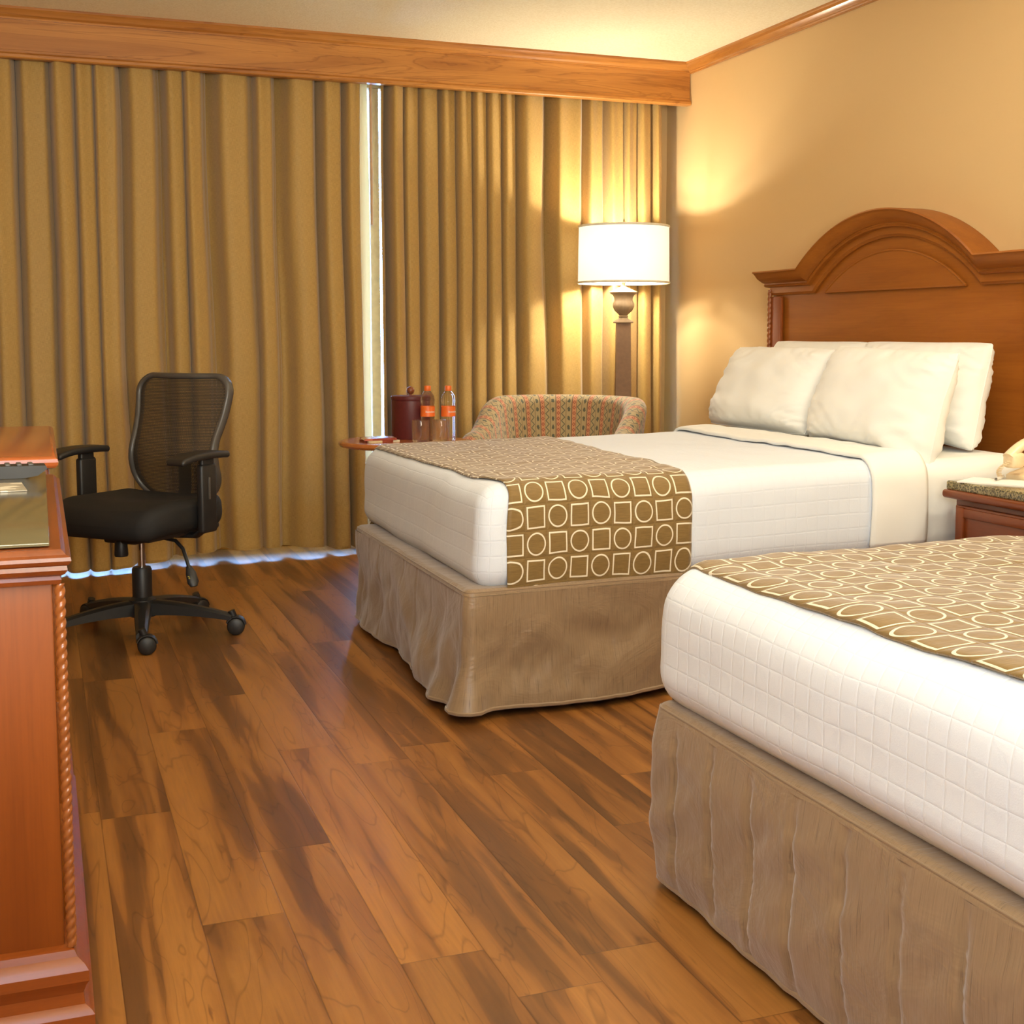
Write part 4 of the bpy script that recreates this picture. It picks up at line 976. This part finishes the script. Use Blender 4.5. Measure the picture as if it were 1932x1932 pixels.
# seat: cushion with waterfall front, pan, mechanism
def seatw(p):
    x, y, z = p; q = Vector(p)
    f = max(0, (-y-0.10)/0.14); q.z -= 0.035*f*f*(1 if z > 0.44 else 0.5)
    q.x *= 1-0.10*max(0, (y)/0.22)**2-0.12*max(0, -(y+0.1)/0.14)**2
    q.y *= 1-0.10*(abs(x)/0.24)**2.5
    if z > 0.45: q.z += 0.012*(x/0.24)**2-0.010*math.exp(-((y-0.05)/0.1)**2)*(1-(x/0.24)**2)
    return q
mb = MB(); rbox(mb, -0.245, 0.245, -0.245, 0.215, 0.378, 0.485, 0.048, 0.03, seatw); mb.obj('seat', M_blkf, oc, ang=2, merge=True)
mb = MB(); rbox(mb, -0.20, 0.20, -0.19, 0.19, 0.362, 0.395, 0.016, 0.05, lambda p: Vector(p)); sp_ = mb.obj('seat_pan', M_blk, oc, ang=2, merge=True)
MB().box((0, 0.01, 0.352), (0.14, 0.24, 0.03), 0.008).obj('tilt_mechanism', M_blk, oc)
MB().lathe([(0, 0), (0.022, 0), (0.024, 0.006), (0.021, 0.05), (0.019, 0.055)], 20, M=Matrix.Translation((-0.005, -0.095, 0.292))).obj('tension_knob', M_blk, oc)
mb = MB().tube([(0.08, 0.02, 0.345), (0.14, 0.015, 0.34), (0.175, 0.01, 0.315), (0.20, 0.0, 0.275), (0.213, -0.005, 0.25)], 0.0065, 10)
lv = mb.obj('lever', M_blk, oc)
mb = MB().tube([(0.208, -0.003, 0.258), (0.222, -0.008, 0.235), (0.236, -0.014, 0.205), (0.242, -0.017, 0.192)], [0.009, 0.018, 0.020, 0.012], 14, flat=0.45, upv=(0.7, -0.7, 0.3)); lp = mb.obj('lever_paddle', M_blk, lv)
mb = MB()
for i, (a, b) in enumerate(((0, 0), (0.006, 0.004), (0.012, 0.0), (0.009, -0.008), (0.004, -0.012))):
    mb.box((0.2235+a*0.5, -0.0235-0.0005*i, 0.226-b-0.003*i), (0.004, 0.0012, 0.0028))
mb.obj('lever_marks', plain('printed_marks', lin(214, 200, 90), 0.5), lv)
# back: mesh in a frame
def bw(t): return 0.90*bw0(t)
def bw0(t):   # half width by height 0..1
    return 0.190+0.032*math.sin(min(1, t*1.15)*PI*0.5)*t+(0.018*math.cos((t-0.15)*PI*2.4) if t < 0.5 else 0.018*math.cos(0.35*PI*2.4))*0.6+0.02*t
def by(t): return 0.196-0.048*math.exp(-((t-0.36)/0.25)**2)+0.040*t*t
ZB0, ZB1 = 0.468, 0.906
def corner(t):
    """narrows width near the rounded lower and upper corners"""
    r0, r1 = 0.22, 0.16; k = 1.0
    if t < r0: q = (r0-t)/r0; k = 1-0.42*(1-math.sqrt(max(0, 1-q*q)))
    if t > 1-r1: q = (t-(1-r1))/r1; k = 1-0.34*(1-math.sqrt(max(0, 1-q*q)))
    return k
def bp(u, t): 
    w_ = bw(t)*corner(t); x = u*w_; return Vector((x, by(t)-0.032*(1-(u*u))*1.0+0.02, ZB0+(ZB1-ZB0)*t))
ts = [0.5-0.5*math.cos(PI*k/40) for k in range(41)]
mb = MB(); mb.grid(lambda u, t: bp(u, t), frange(-1, 1, 25), ts, uvf=lambda u, t: (u*0.22, t*0.45)); mb.obj('mesh_back', M_mesh, oc, ang=2)
lp_ = [bp(1, t) for t in ts]+[bp(u, 1) for u in frange(1, -1, 20)[1:-1]]+[bp(-1, t) for t in ts[::-1]]+[bp(u, 0) for u in frange(-1, 1, 20)[1:]]
def closed_frame(pts, a, b):
    """frame section: a thick outward, b deep"""
    mb = MB(); n = len(pts); vs = []; cen = sum(pts, Vector())/n
    for i, p in enumerate(pts):
        t = (pts[(i+1) % n]-pts[(i-1) % n]).normalized(); yy = Vector((0, 1, 0)); o = t.cross(yy).normalized()
        if o.dot(p-cen) < 0: o = -o
        for (da, db) in ((-a, -b*0.3), (-a*0.4, -b), (a*0.6, -b*0.8), (a, 0), (a*0.8, b*1.6), (-a*0.2, b*2.2), (-a, b*0.8)): vs.append(p+o*da+yy*db)
    m = 7; fs = [[i*m+j, i*m+(j+1) % m, ((i+1) % n)*m+(j+1) % m, ((i+1) % n)*m+j] for i in range(n) for j in range(m)]
    return mb.add(vs, fs)
pts = []
for p in lp_:
    if not pts or (p-pts[-1]).length > 0.004: pts.append(p)
if (pts[0]-pts[-1]).length < 0.004: pts.pop()
closed_frame(pts, 0.011, 0.013).obj('back_frame', M_grey, oc, ang=1.2)
mb = MB(); mb.tube([(0, 0.05, 0.365), (0, 0.17, 0.365), (0, 0.225, 0.40), (0, 0.245, 0.50), (0, 0.245, 0.62)], 0.028, 12, flat=0.45); mb.obj('back_support', M_blk, oc, ang=1)
mb = MB().lathe([(0, -0.03), (0.026, -0.03), (0.030, -0.02), (0.030, 0.02), (0.026, 0.03), (0, 0.03)], 18, M=Matrix.Translation((0.08, 0.215, 0.365)) @ Matrix.Rotation(PI/2, 4, 'Y')); mb.obj('back_knob', M_blk, oc)
for sx in (-1, 1):
    mb = MB(); X = sx*0.268
    # upright: wide blade
    mb.box((X, 0.03, 0.495), (0.030, 0.082, 0.24), 0.011, 3)
    mb.box((X, 0.03, 0.595), (0.022, 0.066, 0.08), 0.008, 3)
    mb.tube([(sx*0.12, 0.03, 0.358), (sx*0.22, 0.03, 0.362), (X, 0.03, 0.395)], 0.022, 10, flat=0.5)
    up = mb.obj('arm_post', M_blk, oc, ang=0.9)
    MB().box((X+0.0160*sx, 0.025, 0.53), (0.004, 0.010, 0.075), 0.0015).obj('height_button', M_grey, up)
    def padw(p):
        q = Vector(p); t = (q.y+0.10)/0.13; q.x = X+(q.x-X)*(1-0.18*abs(q.y/0.14)**3); q.z += 0.010*math.sin((q.y+0.14)*10)-0.010*max(0, (-q.y-0.06)/0.08)**2; return q
    mb = MB(); rbox(mb, X-0.045, X+0.045, -0.135, 0.115, 0.624, 0.648, 0.0115, 0.02, padw); mb.obj('armrest', M_blk, oc, ang=2, merge=True)

# ---------------------------------------------------------------- dresser
dx1 = -3.210; dy0, dy1 = -1.245, -0.255; DW = 0.56; ZT = 0.772
ds = thing('dresser', 'cherry dresser with rope-carved corner and glass top at left edge', 'dresser', (dx1-DW/2, (dy0+dy1)/2, 0))
cx, cy = dx1-DW/2, (dy0+dy1)/2
MB().box((cx-0.006, cy, 0.45), (DW-0.012, dy1-dy0-0.02, 0.56), 0.003).obj('body', M_chz, ds, world=True)
def molded(x1, y0, y1, prof, xb):
    """moulding slab: profile of (out, z) swept round near side, front and far side"""
    mb = MB(); vs = []; n = len(prof)
    for o_, z in prof: vs += [(xb, y0-o_, z), (x1+o_, y0-o_, z), (x1+o_, y1+o_, z), (xb, y1+o_, z)]
    fs = []
    for i in range(n-1):
        for k in range(4): fs.append([i*4+k, i*4+(k+1) % 4, i*4+4+(k+1) % 4, i*4+4+k])
    fs.append([3, 2, 1, 0]); fs.append([(n-1)*4+k for k in range(4)]); return mb.add(vs, fs)
tp_ = [(0.0, 0.722), (0.004, 0.722), (0.006, 0.728), (0.004, 0.733), (0.010, 0.736), (0.014, 0.742), (0.013, 0.748), (0.016, 0.750), (0.019, 0.755), (0.018, 0.760), (0.012, 0.763), (0.010, 0.766), (0.006, 0.770), (0.0, 0.771)]
molded(dx1-0.006, dy0, dy1, tp_, XL+0.02).obj('top', M_chd, ds, world=True, ang=0.35)
MB().box(((XL+0.02+dx1-0.014)/2, cy, ZT+0.0035), (dx1-0.014-XL-0.02, dy1-dy0-0.012, 0.005), 0.001).obj('glass_top', M_topglass, ds, world=True)
bs_ = [(0.030, 0.0), (0.030, 0.118), (0.026, 0.124), (0.018, 0.130), (0.016, 0.146), (0.020, 0.158), (0.024, 0.165), (0.024, 0.180), (0.019, 0.188), (0.010, 0.196), (0.006, 0.205), (0.0, 0.207)]
molded(dx1-0.006, dy0, dy1, bs_, XL+0.02).obj('plinth', M_chx, ds, world=True, ang=0.35)
for yy in (dy0+0.004, dy1-0.004):
    mb = MB(); rope(mb, (dx1-0.003, yy), 0.207, 0.722, 0.0072, 0.0145); mb.obj('rope_carving', M_rope, ds, world=True, ang=2)
for z in (0.30, 0.47, 0.635):
    MB().box((dx1-0.011, cy, z), (0.014, dy1-dy0-0.10, 0.15), 0.004).obj('drawer', M_chy, ds, world=True)

# remote and card on the glass
ZG = ZT+0.0062
rc_ = thing('remote_control', 'black television remote with raised buttons on the glass dresser top', 'remote control', (-3.325, -0.36, ZG), 0.06)
mb = MB(); mb.prism([(-0.11, 0.004), (-0.10, 0.0), (0.06, 0.0), (0.085, 0.004), (0.103, 0.017), (0.10, 0.0235), (-0.11, 0.026)], 'y', -0.027, 0.027); mb.obj('case', M_blk, rc_, ang=0.5)
mb = MB()
for i in range(9):
    for j in range(3): mb.box((-0.095+i*0.021, -0.016+j*0.016, 0.0268-i*0.0002), (0.010, 0.010, 0.005), 0.002)
mb.obj('buttons', M_grey, rc_)
def card_mat():
    m, nt, bs = mat('printed_card'); v = coords(nt, 'Object', (30, 45, 1)); n = noi(nt, v, 0.7, 1)
    L(nt, ramp(nt, n, [(0.0, lin(176, 168, 150)), (0.52, lin(190, 180, 158)), (0.56, lin(238, 232, 214))], 'CONSTANT'), bs.inputs['Base Color']); bs.inputs['Roughness'].default_value = 0.4; return m
cdm = MB().box((0, 0, 0.0008), (0.20, 0.14, 0.0015)).obj('card', card_mat()); cdm.location = (-3.362, -0.545, ZG); cdm.rotation_euler = (0, 0, 0.08); tag(cdm, 'grey printed card lying before the remote on the dresser glass', 'card')

# ---------------------------------------------------------------- desk
ex1 = -3.205; ey0, ey1 = 0.31, 1.44
dk = thing('desk', 'reddish wooden desk beyond the dresser by the curtain', 'desk', (ex1-0.33, (ey0+ey1)/2, 0))
ep = [(-0.004, 0.728), (0.004, 0.730), (0.010, 0.736), (0.012, 0.744), (0.010, 0.752), (0.003, 0.757), (-0.004, 0.759)]
molded(ex1, ey0, ey1, ep, XL+0.02).obj('desk_top', wood('desk_wood', lin(176, 90, 46), lin(204, 112, 58), 'x', 0.22, 0.7, 0.2), dk, world=True, ang=0.4)
for y in (ey0+0.02, ey1-0.03): MB().box(((XL+ex1)/2, y, 0.68), (ex1-XL-0.09, 0.02, 0.095), 0.002).obj('apron', M_chd, dk, world=True)
MB().box((ex1-0.03, (ey0+ey1)/2, 0.68), (0.02, ey1-ey0-0.07, 0.095), 0.002).obj('apron', M_chd, dk, world=True)
for y in (ey0+0.033, ey1-0.043):
    for x in (ex1-0.035, XL+0.07): MB().box((x, y, 0.364), (0.05, 0.05, 0.728), 0.006).obj('leg', M_chd, dk, world=True)
